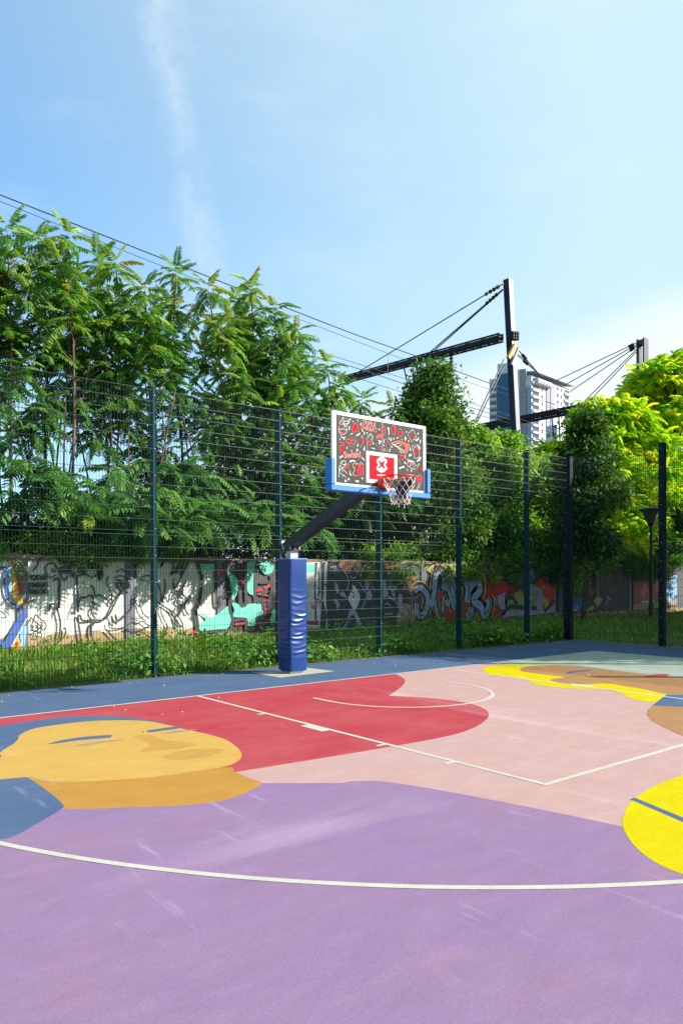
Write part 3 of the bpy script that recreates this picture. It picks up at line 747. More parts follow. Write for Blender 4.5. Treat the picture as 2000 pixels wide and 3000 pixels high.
# rim and bracket
RC = np.array((-.045, -1.575, 3.062)); RR = .232
b = MB(); b.tube([RC + RR * np.array((math.cos(t), math.sin(t), 0)) for t in np.linspace(0, 2 * math.pi, 49)], .0105, rimp, 8, False)
for k in range(12):
    t = 2 * math.pi * (k + .5) / 12; c = RC + RR * np.array((math.cos(t), math.sin(t), 0))
    b.tube([c + np.array((-.016 * math.sin(t), .016 * math.cos(t), -.009)), c + np.array((0, 0, -.026)), c + np.array((.016 * math.sin(t), -.016 * math.cos(t), -.009))], .0035, rimp, 4)
rim = b.build('rim', hoop, True)
b = MB(); b.box((-.155, -1.335, 2.935), (.065, -1.2052, 3.055), redbox, .018)
b.beam((-.12, -1.33, 3.04), (-.17, -1.40, 3.058), .018, .02, rimp); b.beam((.03, -1.33, 3.04), (.08, -1.40, 3.058), .018, .02, rimp)
b.box((-.12, -1.40, 3.045), (.03, -1.33, 3.06), rimp)
b.build('bracket', rim)
b = MB(); N = 12; rows = 6
rg = np.random.default_rng(3)
prof = [(.228, -.02), (.208, -.10), (.182, -.17), (.160, -.235), (.142, -.295), (.134, -.345), (.136, -.385)]
node = {}
for j in range(rows + 1):
    for k in range(N):
        t = 2 * math.pi * (k + .5 * (j % 2)) / N; r, z_ = prof[j]
        w = rg.normal(0, .006, 3) * (j > 0)
        node[j, k] = RC + np.array((r * math.cos(t), r * math.sin(t), z_)) + w + np.array((.012 * j / rows, -.006 * j, 0)) * .6
for j in range(rows):
    for k in range(N):
        a = node[j, k]; k2 = (k + (1 if j % 2 else -1)) % N
        for e in (node[j + 1, k], node[j + 1, k2]):
            mid = (a + e) / 2 + np.array((0, 0, -.008)); b.tube([a, mid, e], .0042 if j else .005, cord, 4, False)
for k in (1, 7): b.tube([node[rows, k], node[rows, k] + np.array((.005, 0, -.05))], .005, cord, 4)
b.build('net', rim)
# small near black sheet tapering down inside the net
b = MB(); nr_ = 6; P = []
for j in range(nr_ + 1):
    f = j / nr_
    for k in range(7):
        t = R(20 + 75 * (k / 6 - .5) * (1 - .62 * f) * 2 + 10 * f); r = .20 - .10 * f
        P.append(RC + np.array((r * math.cos(t) + .01 * math.sin(5 * k + 3 * j), r * math.sin(t) + .01 * math.cos(4 * k + j), -.03 - .27 * f - .012 * math.sin(2.3 * k + j))))
b.poly(P, [(j * 7 + k, j * 7 + k + 1, (j + 1) * 7 + k + 1, (j + 1) * 7 + k) for j in range(nr_) for k in range(6)], M('near black sheet', (.012, .013, .02), .9, (.03, .03, .04), 30, .8))
b.build('dark_sheet', rim)

# ------------------------------------------------------------------ fences
green = M('dark green powder coat', (.001, .034, .037), .6, (.002, .040, .043), 4, .6, .05, 60, 0, .12)
wired = M('dark green coated wire', (.002, .016, .018), .6, (.003, .020, .022), 4, .5, 0, 50, 0, .12)
wireg = M('green coated wire', (.003, .024, .026), .45, (.004, .030, .032), 4, .5, 0, 50, 0, .22)
greenk = M('black green post', (.003, .008, .014), .55, (.004, .010, .017), 4, .6, .05, 60, 0, .2)  # side fence posts only, darker than the back fence green
FH = 4.78
AX = [-9.47, -6.98, -4.50, -2.03, .46, 2.95, 5.37, 7.85, 9.42]


def fence_panel(name, parent, p, q, n_side):
    """twin-wire mesh in two tiers between two posts; n_side points to the court"""
    m = MB(); p, q, ns = np.array((*p, 0.0)), np.array((*q, 0.0)), np.array((*n_side, 0.0)); d = q - p; L = np.linalg.norm(d); d /= L
    p = p + d * .035; L -= .07; up = np.array((0, 0, 1.0))

    def bar(a, c, w): m.tube([a, c], w * .7071, wired if abs((c - a)[2]) > .1 else wireg, 4, False, (.3, .2, .9) if abs((c - a)[2]) < .1 else (1, 0, 0))
    nv = int(round(L / .05))
    for z0, z1 in ((.04, 2.36), (2.40, FH - .03)):
        for k in range(nv + 1): bar(p + d * (L * k / nv) + up * z0, p + d * (L * k / nv) + up * z1, .0046)
        nh = int(round((z1 - z0) / .2))
        for k in range(nh + 1):
            z_ = z0 + .012 + (z1 - z0 - .024) * k / nh
            for s in (-1, 1): bar(p + up * z_ + ns * .0085 * s, p + d * L + up * z_ + ns * .0085 * s, .0043)
    return m.build(name, parent)


bf = thing('mesh_fence', 'long dark green wire fence behind the hoop, with tall teal edged posts', 'fence', (2.5, 2.24, 0))
for x in AX[:-1]:
    m = MB(); m.box((x - .032, 2.18, 0), (x + .032, 2.315, FH), green, .006); m.box((x - .036, 2.176, FH), (x + .036, 2.319, FH + .012), green)
    for k in range(11): m.lathe((x, 2.176, .25 + k * .44), [(.0, -.006), (.011, -.006), (.011, .006)], steel, 6)
    m.build('fence_post', bf)
for a, c in zip(AX[:-1], AX[1:]): fence_panel('mesh_panel', bf, (a, 2.165), (c, 2.165), (0, -1))
sf = thing('mesh_fence', 'dark green wire fence along the right side of the court, before the lamp post', 'fence', (9.5, -6, 0))
YS = [2.24, -.36, -2.86, -5.36, -7.86, -10.36, -12.86]
for i, y in enumerate(YS):
    m = MB(); w = .13 if i == 0 else .066
    m.box((9.47, y - w, 0), (9.605, y + w * (.6 if i == 0 else 1), FH), greenk, .006); m.box((9.466, y - w - .004, FH), (9.609, y + w + .004, FH + .012), greenk)
    for k in range(11): m.lathe((9.466, y, .25 + k * .44), [(.0, -.006), (.011, -.006), (.011, .006)], steel, 6)
    m.build('fence_post', sf)
for a, c in zip(YS[:-1], YS[1:]): fence_panel('mesh_panel', sf, (9.455, a), (9.455, c), (-1, 0))
# ------------------------------------------------------------------ graffiti wall
WY = 8.5; WT = 2.22
conc = M('weathered concrete', (.40, .27, .13), .9, (.27, .19, .10), 1.6, .9, .35, 30, grain=.12, gscale=60)
concg = M('grey concrete post', (.17, .17, .20), .9, (.12, .12, .145), 2.0, .9, .35, 30, grain=.12, gscale=60)
wpaint = M('white wall paint', (.66, .65, .61), .85, (.57, .55, .50), 1.3, .9, .2, 25, grain=.06, gscale=50)
wall = thing('graffiti_wall', 'long concrete panel wall covered in graffiti, standing behind the back fence under the trees', 'wall', (8, WY, 0))
m = MB(); m.box((-12, WY, -.05), (46, WY + .2, WT - .12), conc)
m.build('wall_panels', wall)
m = MB(); m.box((-12.05, WY - .05, WT - .12), (46.05, WY + .24, WT - .02), M('wall coping', (.26, .20, .15), .9, (.16, .12, .09), 2.2, .9, .3, 40))
m.build('coping', wall)
PX = [-4.95, -2.38, .19, 2.76] + [2.76 + 2.57 * k for k in range(1, 16)]
for x in PX[:4] + PX[4:]:
    m = MB(); m.box((x - .13, WY - .045, -.05), (x + .13, WY - .001, WT - .125), concg, .008); m.build('wall_post', wall)

w1 = lambda x, y: (x / 3.136, 1580 + y / 3.136)
w2 = lambda x, y: (400 + x / 3.136, 1580 + y / 3.136)
w3 = lambda x, y: (850 + x / 3.136, 1580 + y / 3.136)
w4 = lambda x, y: (1300 + x / 2.24, 1580 + y / 2.24)
inkk = M('black spray paint', (.018, .018, .02), .6, (.05, .05, .052), 9, .8)
grey = M('charcoal spray paint', (.026, .023, .025), .65, (.06, .052, .054), 7, .9)
mintp = M('mint spray paint', (.10, .56, .40), .6, (.18, .62, .47), 3.5, .9)
redsp = M('red spray paint', (.52, .018, .03), .6, (.40, .02, .03), 6, .8)
bluep = M('royal blue spray paint', (.03, .08, .30), .6, (.05, .11, .36), 5, .8)
skyp = M('sky blue spray paint', (.13, .33, .62), .6, (.22, .42, .66), 4, .9)
yelp = M('amber spray paint', (.72, .42, .05), .6, (.60, .30, .04), 5, .8)
lilp = M('lilac grey spray paint', (.34, .34, .46), .6, (.24, .25, .38), 4, .9)
bgp = M('blue grey spray paint', (.20, .28, .46), .6, (.30, .36, .50), 3, .9)
orgp = M('orange brown spray paint', (.30, .11, .02), .6, (.20, .07, .015), 5, .9)
rust = M('red brown spray paint', (.30, .05, .025), .6, (.20, .035, .02), 4, .9)
ywg = M('olive yellow spray paint', (.36, .34, .08), .6, (.22, .24, .08), 4, .9)
vermp = M('vermilion spray paint', (.75, .07, .02), .6, (.62, .03, .015), 6, .9)
pinkp = M('pink spray paint', (.62, .08, .20), .6, (.50, .05, .15), 5, .9)
tanp = M('tan spray paint', (.34, .26, .18), .8, (.24, .18, .13), 4, .9)
wl2 = M('whitewash', (.62, .61, .62), .85, (.46, .45, .46), 2.2, .9, .2, 30)


class Mural(MB):
    def __init__(s, conv, front=.050): super().__init__(); s.c, s.k, s.fr, s.sc = conv, 0, front, 2.24 if conv is w4 else 3.136

    def pt(s, p): return PY(*s.c(*p), WY - s.fr - .0005 * s.k)

    def F(s, pts, mat, n=4): s.k += 1; s.fill([s.pt(p) for p in (spline(pts, n, True) if n > 1 else pts)], mat)

    def L(s, pts, w, mat=inkk, n=5):
        s.k += 1; q = spline(pts, n) if len(pts) > 2 and n > 1 else pts
        P = [s.pt(p) for p in q]; dep = float(np.dot(P[len(P) // 2] - CAM, f_))
        s.stroke(P, (1.0 if mat is grey else 1.4 if mat is inkk else 1.3) * w / s.sc * dep / FPX, mat, (0, -1, 0))


# paint ground, panel by panel: a rolled white field with an uneven lower edge
m = MB()
rg = np.random.default_rng(9)
allp = [-7.5] + PX
for i, (a, c) in enumerate(zip(PX[:-1], PX[1:])):
    x0, x1 = a + .131, c - .131
    if c > 4.5: break
    n = 14; pts = [(x0 + (x1 - x0) * k / n, WY - .003, .34 + .05 * math.sin(5 * k + i) + rg.uniform(-.03, .03)) for k in range(n + 1)]
    tp = [(x0 + (x1 - x0) * k / n, WY - .003, WT - .17 + rg.uniform(-.025, .02)) for k in range(n, -1, -1)]
    m.fill(pts + tp, wpaint)
m.build('white_paint', wall)

# dark graffiti ground, with the tree shade on these panels painted in
m = MB(); dkw = M('dark graffiti and shade ground', (.05, .05, .06), .85, (.12, .10, .10), 1.7, .9, .2, 25, grain=.1, gscale=50)
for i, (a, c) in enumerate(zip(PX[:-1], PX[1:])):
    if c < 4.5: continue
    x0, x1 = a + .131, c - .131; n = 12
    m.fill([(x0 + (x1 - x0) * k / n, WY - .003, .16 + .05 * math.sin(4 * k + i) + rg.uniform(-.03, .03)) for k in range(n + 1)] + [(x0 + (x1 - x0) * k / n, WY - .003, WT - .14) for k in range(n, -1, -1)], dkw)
m.build('dark_ground_with_shade', wall)
g = Mural(w1)
# blue and white lettering at the left end
g.F([(80, 270), (112, 275), (128, 400), (152, 540), (110, 520), (78, 440)], skyp); g.F([(115, 285), (152, 350), (168, 450), (222, 592), (200, 606), (140, 580), (112, 480)], yelp)
g.F([(105, 215), (120, 193), (142, 220), (164, 292), (156, 310), (130, 275)], redsp); g.F([(152, 350), (212, 350), (206, 366), (186, 372), (198, 428), (226, 412), (220, 440), (176, 525), (164, 510), (172, 430), (158, 400)], redsp, 1)
g.F([(180, 830), (252, 798), (240, 900), (226, 1000), (205, 1010), (192, 920)], skyp); g.F([(110, 1000), (150, 880), (195, 960), (200, 1010)], yelp)
g.L([(0, 262), (64, 262), (48, 330), (42, 400), (55, 490), (80, 550), (130, 600), (240, 655)], 18, bluep)
g.F([(222, 655), (262, 705), (92, 1010), (40, 1010), (-20, 930), (-20, 890), (38, 945), (190, 690)], bluep, 1); g.L([(255, 720), (110, 985)], 8, wl2)
g.F(ell(157, 965, 20, 24, 14), redsp, 1); g.L([(-10, 130), (60, 130), (180, 128)], 12, bluep); g.F([(0, 120), (35, 110), (30, 190), (0, 200)], orgp)
g.L([(30, 640), (70, 660), (90, 700), (40, 700)], 9, lilp)
# outlined face and looping letters
for p, w in (([(300, 290), (345, 240), (360, 190), (420, 150), (520, 125), (700, 115), (820, 100), (880, 80)], 12), ([(890, 90), (890, 140), (860, 190), (800, 210), (740, 240), (640, 240), (540, 265)], 11),
             ([(540, 265), (560, 330), (600, 375), (622, 330)], 11), ([(430, 320), (418, 262), (450, 222), (502, 226), (520, 262), (500, 297), (480, 285), (490, 265)], 11), ([(430, 310), (462, 350), (520, 325)], 9),
             ([(490, 375), (530, 358), (550, 385), (545, 470), (545, 635)], 15), ([(700, 340), (780, 320), (850, 350), (885, 330)], 11), ([(705, 345), (715, 480), (720, 670)], 17), ([(720, 665), (735, 540), (780, 535), (840, 510), (857, 550), (850, 600), (882, 590)], 12),
             ([(882, 590), (845, 650), (855, 700), (882, 722)], 11), ([(840, 420), (865, 460), (880, 520), (920, 510), (980, 550), (1030, 605)], 10), ([(1135, 400), (1132, 460), (1080, 540), (1030, 640), (1010, 680), (950, 740), (860, 742), (760, 747), (740, 705), (720, 715), (735, 860), (750, 970)], 13),
             ([(455, 662), (468, 602), (510, 600), (540, 680), (555, 780), (545, 920), (530, 942)], 12), ([(550, 940), (600, 880), (606, 822), (580, 820)], 9), ([(575, 985), (680, 970), (765, 958)], 13), ([(870, 770), (845, 800), (845, 880), (872, 952), (960, 960), (1070, 950), (980, 830)], 11),
             ([(830, 890), (833, 800), (882, 750)], 10), ([(940, 190), (960, 120), (1020, 95), (1085, 90)], 11), ([(985, 250), (960, 180), (980, 140), (1060, 115), (1150, 120), (1210, 165), (1245, 250), (1255, 350)], 13), ([(1255, 260), (1290, 180), (1340, 140), (1410, 122)], 13),
             ([(1050, 352), (1090, 335), (1150, 345), (1175, 382), (1110, 377), (1060, 362)], 7), ([(1070, 300), (1110, 275), (1160, 292), (1202, 325)], 10), ([(1000, 335), (980, 400), (1010, 450), (1028, 520), (1025, 605)], 9), ([(1040, 400), (1090, 380), (1135, 420), (1115, 480), (1060, 400)], 8),
             ([(1215, 540), (1210, 630), (1150, 700), (1090, 750), (1060, 690), (1070, 782), (1020, 700)], 9), ([(1242, 570), (1278, 622), (1285, 590), (1310, 670), (1372, 732)], 8), ([(1000, 762), (1010, 812), (1080, 820), (1150, 802), (1220, 760), (1260, 772), (1310, 755), (1370, 790), (1465, 788)], 8),
             ([(1150, 815), (1210, 845), (1290, 835), (1372, 795)], 8), ([(980, 830), (1060, 910), (1140, 952), (1240, 962), (1305, 970)], 9), ([(1290, 372), (1330, 335), (1400, 340), (1422, 380), (1350, 386), (1290, 372)], 7), ([(1210, 720), (1260, 730), (1320, 718)], 5), ([(1210, 855), (1270, 850), (1330, 855)], 10)): g.L(p, w)
for p in ([(1070, 395), (1125, 430)], [(1120, 390), (1075, 450)]): g.L(p, 14)
# quick tags
rg = np.random.default_rng(21)
for (x0, x1, y0, h, w) in ((530, 760, 200, 80, 9), (560, 790, 285, 70, 10), (270, 440, 350, 55, 7), (260, 450, 420, 55, 7), (260, 450, 480, 60, 7), (260, 350, 560, 50, 6), (380, 520, 930, 50, 5), (800, 890, 240, 90, 10), (880, 960, 290, 120, 8), (900, 940, 340, 110, 6), (640, 700, 330, 40, 6)):
    n = max(4, int((x1 - x0) / 26)); pts = []
    for k in range(n):
        x = x0 + (x1 - x0) * (k + .5) / n; pts += [(x - 6 + rg.uniform(-4, 4), y0 - h / 2 * rg.uniform(.5, 1)), (x + 6 + rg.uniform(-6, 6), y0 + h / 2 * rg.uniform(.4, 1))]
        if k % 3 == 2: pts += [(x - 14, y0 + rg.uniform(-8, 8)), (x + 10, y0 - h * .2)]
    g.L(pts, w, inkk, 4)
g.L([(330, 690), (302, 760), (295, 820), (332, 850), (365, 820), (412, 832), (424, 780), (370, 730), (330, 690)], 8); g.L([(362, 840), (340, 890)], 6); g.L([(370, 840), (385, 890), (330, 890)], 6)
face_art = g.build('face_drawing', wall)
p23 = g.pt((362, 815)); s_ = 55 / 3.136 * 18.2 / FPX
letters('lettering', '23', s_ * 1.35, inkk, face_art, (p23, (1, 0, 0), (0, 0, 1)), .004)
for tx, (x, y), h in (('YBEEL', (640, 215), 60), ('BLAKO', (670, 310), 58), ('CDK', (355, 372), 50), ('SMKG', (355, 440), 50), ('BLNK', (350, 500), 50)):
    letters('lettering', tx, h / 3.136 * 18.2 / FPX * 1.3, inkk, face_art, (g.pt((x, y)), (1, 0, .04), (.05, 0, 1)), .006)
g = Mural(w2)
for p, w in (([(185, 380), (215, 450), (232, 560), (240, 592)], 10), ([(260, 365), (265, 450), (237, 582)], 9), ([(190, 575), (230, 602), (300, 650), (350, 720), (382, 802), (368, 800), (340, 720)], 10), ([(240, 610), (225, 650), (245, 720), (268, 765)], 8), ([(270, 770), (286, 812), (250, 862), (190, 912)], 11),
             ([(285, 800), (250, 900), (260, 952), (335, 950)], 8), ([(300, 640), (400, 730), (430, 820), (425, 885)], 9), ([(222, 255), (268, 188), (222, 240), (280, 180)], 9), ([(320, 188), (346, 240), (318, 330), (392, 228), (400, 190), (362, 315), (442, 200), (400, 330), (482, 205)], 11), ([(480, 210), (362, 440), (338, 400), (352, 355)], 10),
             ([(295, 510), (315, 562), (332, 500), (352, 440)], 9), ([(340, 468), (400, 490), (452, 532)], 12), ([(456, 378), (410, 480), (366, 592)], 12), ([(376, 590), (430, 620), (472, 692)], 12), ([(494, 518), (440, 610), (376, 714)], 12)): g.L(p, w)
for c in ((407, 490), (430, 622)): g.F(ell(*c, 26, 24, 10), inkk, 1)
g.build('face_drawing', wall)
g = Mural(w2)
for p in ([(588, 222), (712, 222), (722, 300), (690, 270), (660, 290), (640, 260), (612, 330)], [(588, 670), (640, 700), (700, 715), (780, 660), (850, 615), (866, 760), (820, 825), (700, 830), (602, 852), (575, 780), (640, 740)], [(880, 582), (960, 600), (1080, 590), (1150, 600), (1162, 690), (1100, 712), (1092, 790), (1020, 792), (1012, 722), (890, 712), (900, 650)],
          [(1010, 220), (1110, 208), (1080, 330), (1092, 500), (1020, 480), (1005, 300)], [(1130, 228), (1240, 200), (1256, 290), (1180, 322)], [(818, 280), (930, 370), (930, 480), (880, 560), (870, 440)], [(1225, 700), (1270, 640), (1270, 770), (1230, 760)]): g.F(p, mintp, 3)
for p, w in (([(740, 268), (820, 318)], 30), ([(950, 365), (980, 408)], 34), ([(1090, 470), (1150, 460), (1240, 415)], 22), ([(1120, 500), (1220, 520)], 12), ([(1152, 562), (1205, 558)], 12), ([(1165, 645), (1205, 640)], 14), ([(905, 782), (1000, 770), (1008, 832)], 18), ([(1108, 825), (1155, 800), (1205, 735)], 18), ([(560, 190), (660, 188)], 14), ([(510, 865), (560, 840)], 16), ([(960, 200), (975, 250)], 16), ([(1265, 820), (1275, 850)], 18), ([(1170, 580), (1190, 700)], 20)): g.L(p, w, redsp, 1)
for p, w in (([(560, 205), (582, 290), (600, 350), (592, 480), (570, 590), (546, 640), (558, 760), (568, 878)], 33), ([(555, 872), (650, 850), (750, 838), (860, 830), (880, 780), (884, 720), (858, 640), (866, 540), (860, 450), (830, 330), (788, 230)], 26), ([(548, 210), (742, 212)], 26), ([(730, 215), (724, 330), (728, 480), (735, 606), (768, 606), (766, 532), (862, 526)], 28),
             ([(785, 235), (885, 195)], 22), ([(945, 200), (950, 380), (958, 592), (1010, 584), (1002, 430), (1000, 200)], 34), ([(885, 748), (1008, 735), (1014, 822), (1112, 812), (1108, 722), (1152, 726), (1172, 690)], 30), ([(1112, 200), (1090, 330), (1096, 566), (1155, 568), (1168, 640)], 24), ([(1240, 320), (1250, 430), (1222, 560), (1232, 690), (1205, 770), (1285, 772)], 28), ([(1140, 400), (1235, 395)], 24)): g.L(p, w, grey, 3)
for p in ([(1130, 430), (1180, 460), (1150, 520), (1210, 480)], [(1150, 560), (1200, 600), (1165, 640), (1215, 690)], [(1160, 690), (1190, 760), (1150, 820), (1190, 850), (1140, 850), (1150, 800)]): g.L(p, 7)
g.build('block_lettering', wall)
# dark figures panel
g = Mural(w3)
g.F([(120, 215), (340, 205), (345, 840), (140, 850)], wl2, 1); g.F([(145, 235), (222, 230), (220, 300), (150, 312)], mintp)
g.F([(225, 215), (250, 215), (232, 400), (245, 740), (225, 740), (222, 500)], grey, 1); g.F([(280, 210), (322, 210), (312, 400), (300, 560), (340, 700), (320, 845), (270, 840), (285, 600)], grey, 1); g.F([(140, 745), (262, 740), (262, 790), (140, 780)], rust, 1)
g.L([(262, 300), (268, 420), (262, 520)], 9); g.L([(250, 440), (275, 470), (255, 530)], 6); g.L([(262, 560), (275, 620)], 6)
g.F([(340, 218), (460, 205), (760, 200), (1010, 210), (1090, 290), (1085, 560), (1075, 800), (660, 832), (345, 842), (330, 560)], inkk, 1)
g.F([(452, 212), (642, 210), (632, 300), (618, 342), (600, 260), (568, 238), (540, 270), (520, 342), (490, 280)], orgp, 1); g.F([(688, 212), (772, 210), (772, 280), (740, 250), (712, 235)], orgp, 1); g.F([(858, 208), (992, 208), (985, 260), (962, 278), (920, 268), (888, 275)], orgp, 1)
g.F([(577, 418), (618, 470), (640, 540), (612, 620), (580, 645), (545, 580), (532, 540), (560, 470)], wl2, 3); g.L([(575, 440), (560, 480), (590, 500), (570, 540)], 7)
for p in ([(545, 650), (600, 655), (640, 740), (680, 830), (620, 822), (600, 720), (555, 700), (500, 830), (462, 835), (530, 740)], [(448, 505), (488, 480), (522, 545), (492, 530)], [(408, 390), (442, 432), (442, 500), (416, 470)], [(398, 538), (452, 592), (432, 642), (418, 600)], [(995, 640), (1060, 590), (1130, 640), (1140, 780), (985, 800)]): g.F(p, lilp if p[0][0] < 990 else tanp, 3)
for c in ((705, 412, 22, 55), (726, 515, 26, 45), (862, 425, 26, 55), (872, 495, 26, 40), (940, 440, 40, 40), (1010, 560, 22, 60)): g.F(ell(*c, 14), lilp, 1)
for p in ([(540, 310), (568, 240), (610, 312)], [(522, 470), (532, 362), (450, 228)], [(630, 390), (690, 480), (702, 530), (650, 650)], [(640, 345), (690, 238), (762, 312)], [(552, 340), (575, 358), (605, 342)], [(560, 700), (590, 690), (600, 720)], [(890, 290), (930, 340), (960, 330)], [(770, 450), (740, 440)], [(930, 480), (980, 600), (1010, 660)], [(370, 260), (420, 250), (400, 300), (440, 270)], [(870, 600), (900, 590), (920, 620)], [(870, 690), (940, 680)]): g.L(p, 9, lilp)
g.build('dark_figures', wall)
# blue letters with amber halo
for conv, P, fills in ((w3, [([(1140, 470), (1200, 445), (1258, 520), (1255, 620), (1215, 700), (1165, 680), (1160, 590)], 50), ([(1290, 620), (1320, 500), (1340, 330), (1390, 300), (1460, 470), (1510, 640)], 52), ([(1400, 660), (1410, 520)], 36), ([(1330, 560), (1350, 690), (1380, 720)], 34)],
                        [([(1080, 300), (1140, 310), (1150, 420), (1110, 520), (1085, 440)], orgp), ([(1300, 270), (1520, 260), (1520, 330), (1420, 300)], orgp), ([(1145, 720), (1280, 735), (1400, 700), (1530, 680), (1530, 790), (1150, 795)], rust), ([(1270, 240), (1540, 230), (1540, 300), (1290, 310)], ywg)]),
                       (w4, [([(0, 330), (25, 250), (60, 330), (75, 430)], 52), ([(140, 250), (158, 330), (150, 410)], 48), ([(160, 330), (215, 270), (235, 330), (195, 400), (240, 440), (268, 500), (295, 430), (285, 390)], 46), ([(150, 480), (165, 515), (190, 470), (160, 460)], 30)],
                        [([(100, 270), (280, 250), (420, 300), (430, 420), (380, 510), (260, 540), (130, 540), (0, 550), (0, 420)], rust), ([(260, 300), (340, 270), (420, 300), (415, 380), (330, 420)], redsp), ([(110, 210), (250, 215), (280, 280), (170, 300)], ywg)])):
    g = Mural(conv)
    sc = 1.0
    for p, mt in fills: g.F(p, mt, 4)
    for mt, ex in ((yelp, 1.75), (inkk, 1.4), (bgp, .85)):
        for p, w in P: g.L(p, w * sc * ex + (8 if ex > 1 else 0), mt)
    for p, w in P: g.L([(a - 6, b + 4) for a, b in p[:3]], w * .2, lilp)
    for p, w in P: g.L([(a + 8, b - 4) for a, b in p[-3:]], w * .14, inkk)
    g.build('blue_lettering', wall)
g = Mural(w4)
g.F([(400, 310), (580, 290), (730, 300), (730, 480), (600, 495), (380, 510), (390, 420)], lilp, 1); g.F([(430, 300), (540, 290), (560, 380), (470, 400)], rust)
g.F([(420, 400), (490, 340), (525, 380), (500, 470), (420, 470)], ywg); g.F([(585, 340), (640, 380), (600, 440), (575, 420)], ywg); g.F([(630, 380), (670, 400), (690, 430), (655, 470), (625, 400)], yelp)
g.F([(598, 290), (628, 248), (650, 265), (660, 292), (682, 258), (694, 300), (728, 300), (724, 380), (728, 420), (706, 445), (690, 420), (680, 398), (650, 372), (642, 325), (612, 312)], vermp, 3)
for p in ([(380, 470), (440, 440), (520, 450)], [(570, 450), (610, 452), (632, 380), (662, 470), (722, 400)], [(400, 390), (450, 380), (480, 430)], [(470, 330), (500, 300), (540, 330)]): g.L(p, 22, inkk, 1)
g.build('red_lettering', wall)
g = Mural(w4)
g.F([(840, 400), (900, 390), (890, 470), (845, 470)], bluep); g.F([(930, 470), (1000, 380), (1040, 400), (1010, 450)], ywg); g.L([(920, 460), (980, 420), (1000, 460), (1060, 390)], 20, inkk)
g.F([(1240, 270), (1405, 262), (1405, 400), (1240, 420)], rust, 1); g.F([(1283, 392), (1300, 320), (1318, 278), (1334, 285), (1332, 340), (1305, 392)], pinkp); g.F([(1378, 278), (1408, 275), (1408, 340), (1388, 334)], pinkp)
for k in range(5): g.F(ell(1285 + 22 * k, 412, 9, 10, 8), wl2, 1)
g.F([(1240, 425), (1445, 400), (1445, 445), (1240, 465)], tanp, 1)
g.F([(1448, 240), (1527, 236), (1527, 400), (1448, 410)], skyp, 1); g.F([(1448, 400), (1527, 395), (1527, 430), (1448, 440)], tanp, 1)
for p in ([(1470, 330), (1500, 280), (1490, 340)], [(1460, 390), (1480, 360), (1500, 400), (1515, 370)], [(1452, 250), (1480, 262), (1520, 250)]): g.L(p, 10, inkk, 1)
g.build('pink_lettering', wall)
# layers of small tags and colour patches under the big pieces
class Scrawl(Mural):
    def pt(s, p): return np.array((p[0], WY - s.fr + .012 - .00025 * s.k, p[1]))
g = Scrawl(w3, .048); rg = np.random.default_rng(44)
cols = [inkk, lilp, rust, ywg, bgp, grey, orgp, wl2, mintp, redsp, skyp, inkk, grey, pinkp]
for k in range(150):
    x = rg.uniform(5.6, 27) if k > 25 else rg.uniform(11, 17); z_ = rg.uniform(.3, 1.95); mt = cols[int(rg.integers(0, len(cols)))]
    if any(abs(x - q) < .45 for q in PX): continue
    if k % 5 == 0:
        n = 7; g.k += 1; g.fill([g.pt((x + rg.uniform(.12, .34) * math.cos(2 * math.pi * i / n), min(2.0, max(.25, z_ + rg.uniform(.12, .42) * math.sin(2 * math.pi * i / n))))) for i in range(n)], mt)
    else:
        pts = [(x - .3, z_)]
        for i in range(int(rg.integers(3, 7))): pts.append((pts[-1][0] + rg.uniform(.02, .16), min(2.0, max(.25, z_ + rg.uniform(-.2, .2)))))
        g.k += 1; q = spline(pts, 5); g.stroke([g.pt(p) for p in q], rg.uniform(.02, .06), mt, (0, -1, 0))
g.build('layered_tags', wall)

# ------------------------------------------------------------------ lamp post
lp = PD(1906, 1695, 30.7); LX, LY = lp[0], lp[1]
lamp = thing('street_lamp', 'dark park lamp with cone shaped glass head, on the grass beyond the right fence', 'street lamp', (LX, LY, 0))
dk = M('dark blue grey paint', (.018, .028, .055), .5, (.025, .035, .06), 5, .6)
m = MB(); m.lathe((LX, LY, 0), [(.10, 0), (.10, .5), (.065, .6), (.055, 3.55), (.075, 3.57), (.075, 3.72)], dk, 14); m.build('pole', lamp)
m = MB(); m.lathe((LX, LY, 3.72), [(.08, 0), (.10, .05), (.14, .12)], dk, 14)
for k in range(6):
    t = math.pi * k / 3; m.tube([(LX + .14 * math.cos(t), LY + .14 * math.sin(t), 3.83), (LX + .40 * math.cos(t), LY + .40 * math.sin(t), 4.40)], .014, dk, 5)
m.lathe((LX, LY, 4.40), [(.47, 0), (.48, .03), (.30, .10), (.05, .15), (.02, .15)], dk, 18); hd = m.build('lamp_head', lamp)
m = MB(); m.lathe((LX, LY, 3.84), [(.12, 0), (.375, .555)], M('smoked glass', (.10, .09, .08), .25, (.13, .12, .10), 5, .5), 18); m.build('glass_shade', hd)

# ------------------------------------------------------------------ tower blocks far behind
twh = M('white render', (.52, .53, .56), .8, (.46, .47, .51), .15, .8)
tbl = M('navy cladding', (.018, .075, .17), .6, (.022, .085, .19), .2, .6)
tgr = M('lilac grey cladding', (.24, .235, .29), .7, (.21, .205, .26), .2, .6)
tlb = M('pale blue cladding', (.20, .32, .46), .6, (.18, .29, .42), .2, .6)
twin = M('dark window glass', (.05, .055, .07), .2, (.09, .085, .09), .5, .8)
troof = M('grey metal roof', (.30, .32, .36), .5, (.26, .28, .32), .2, .5)


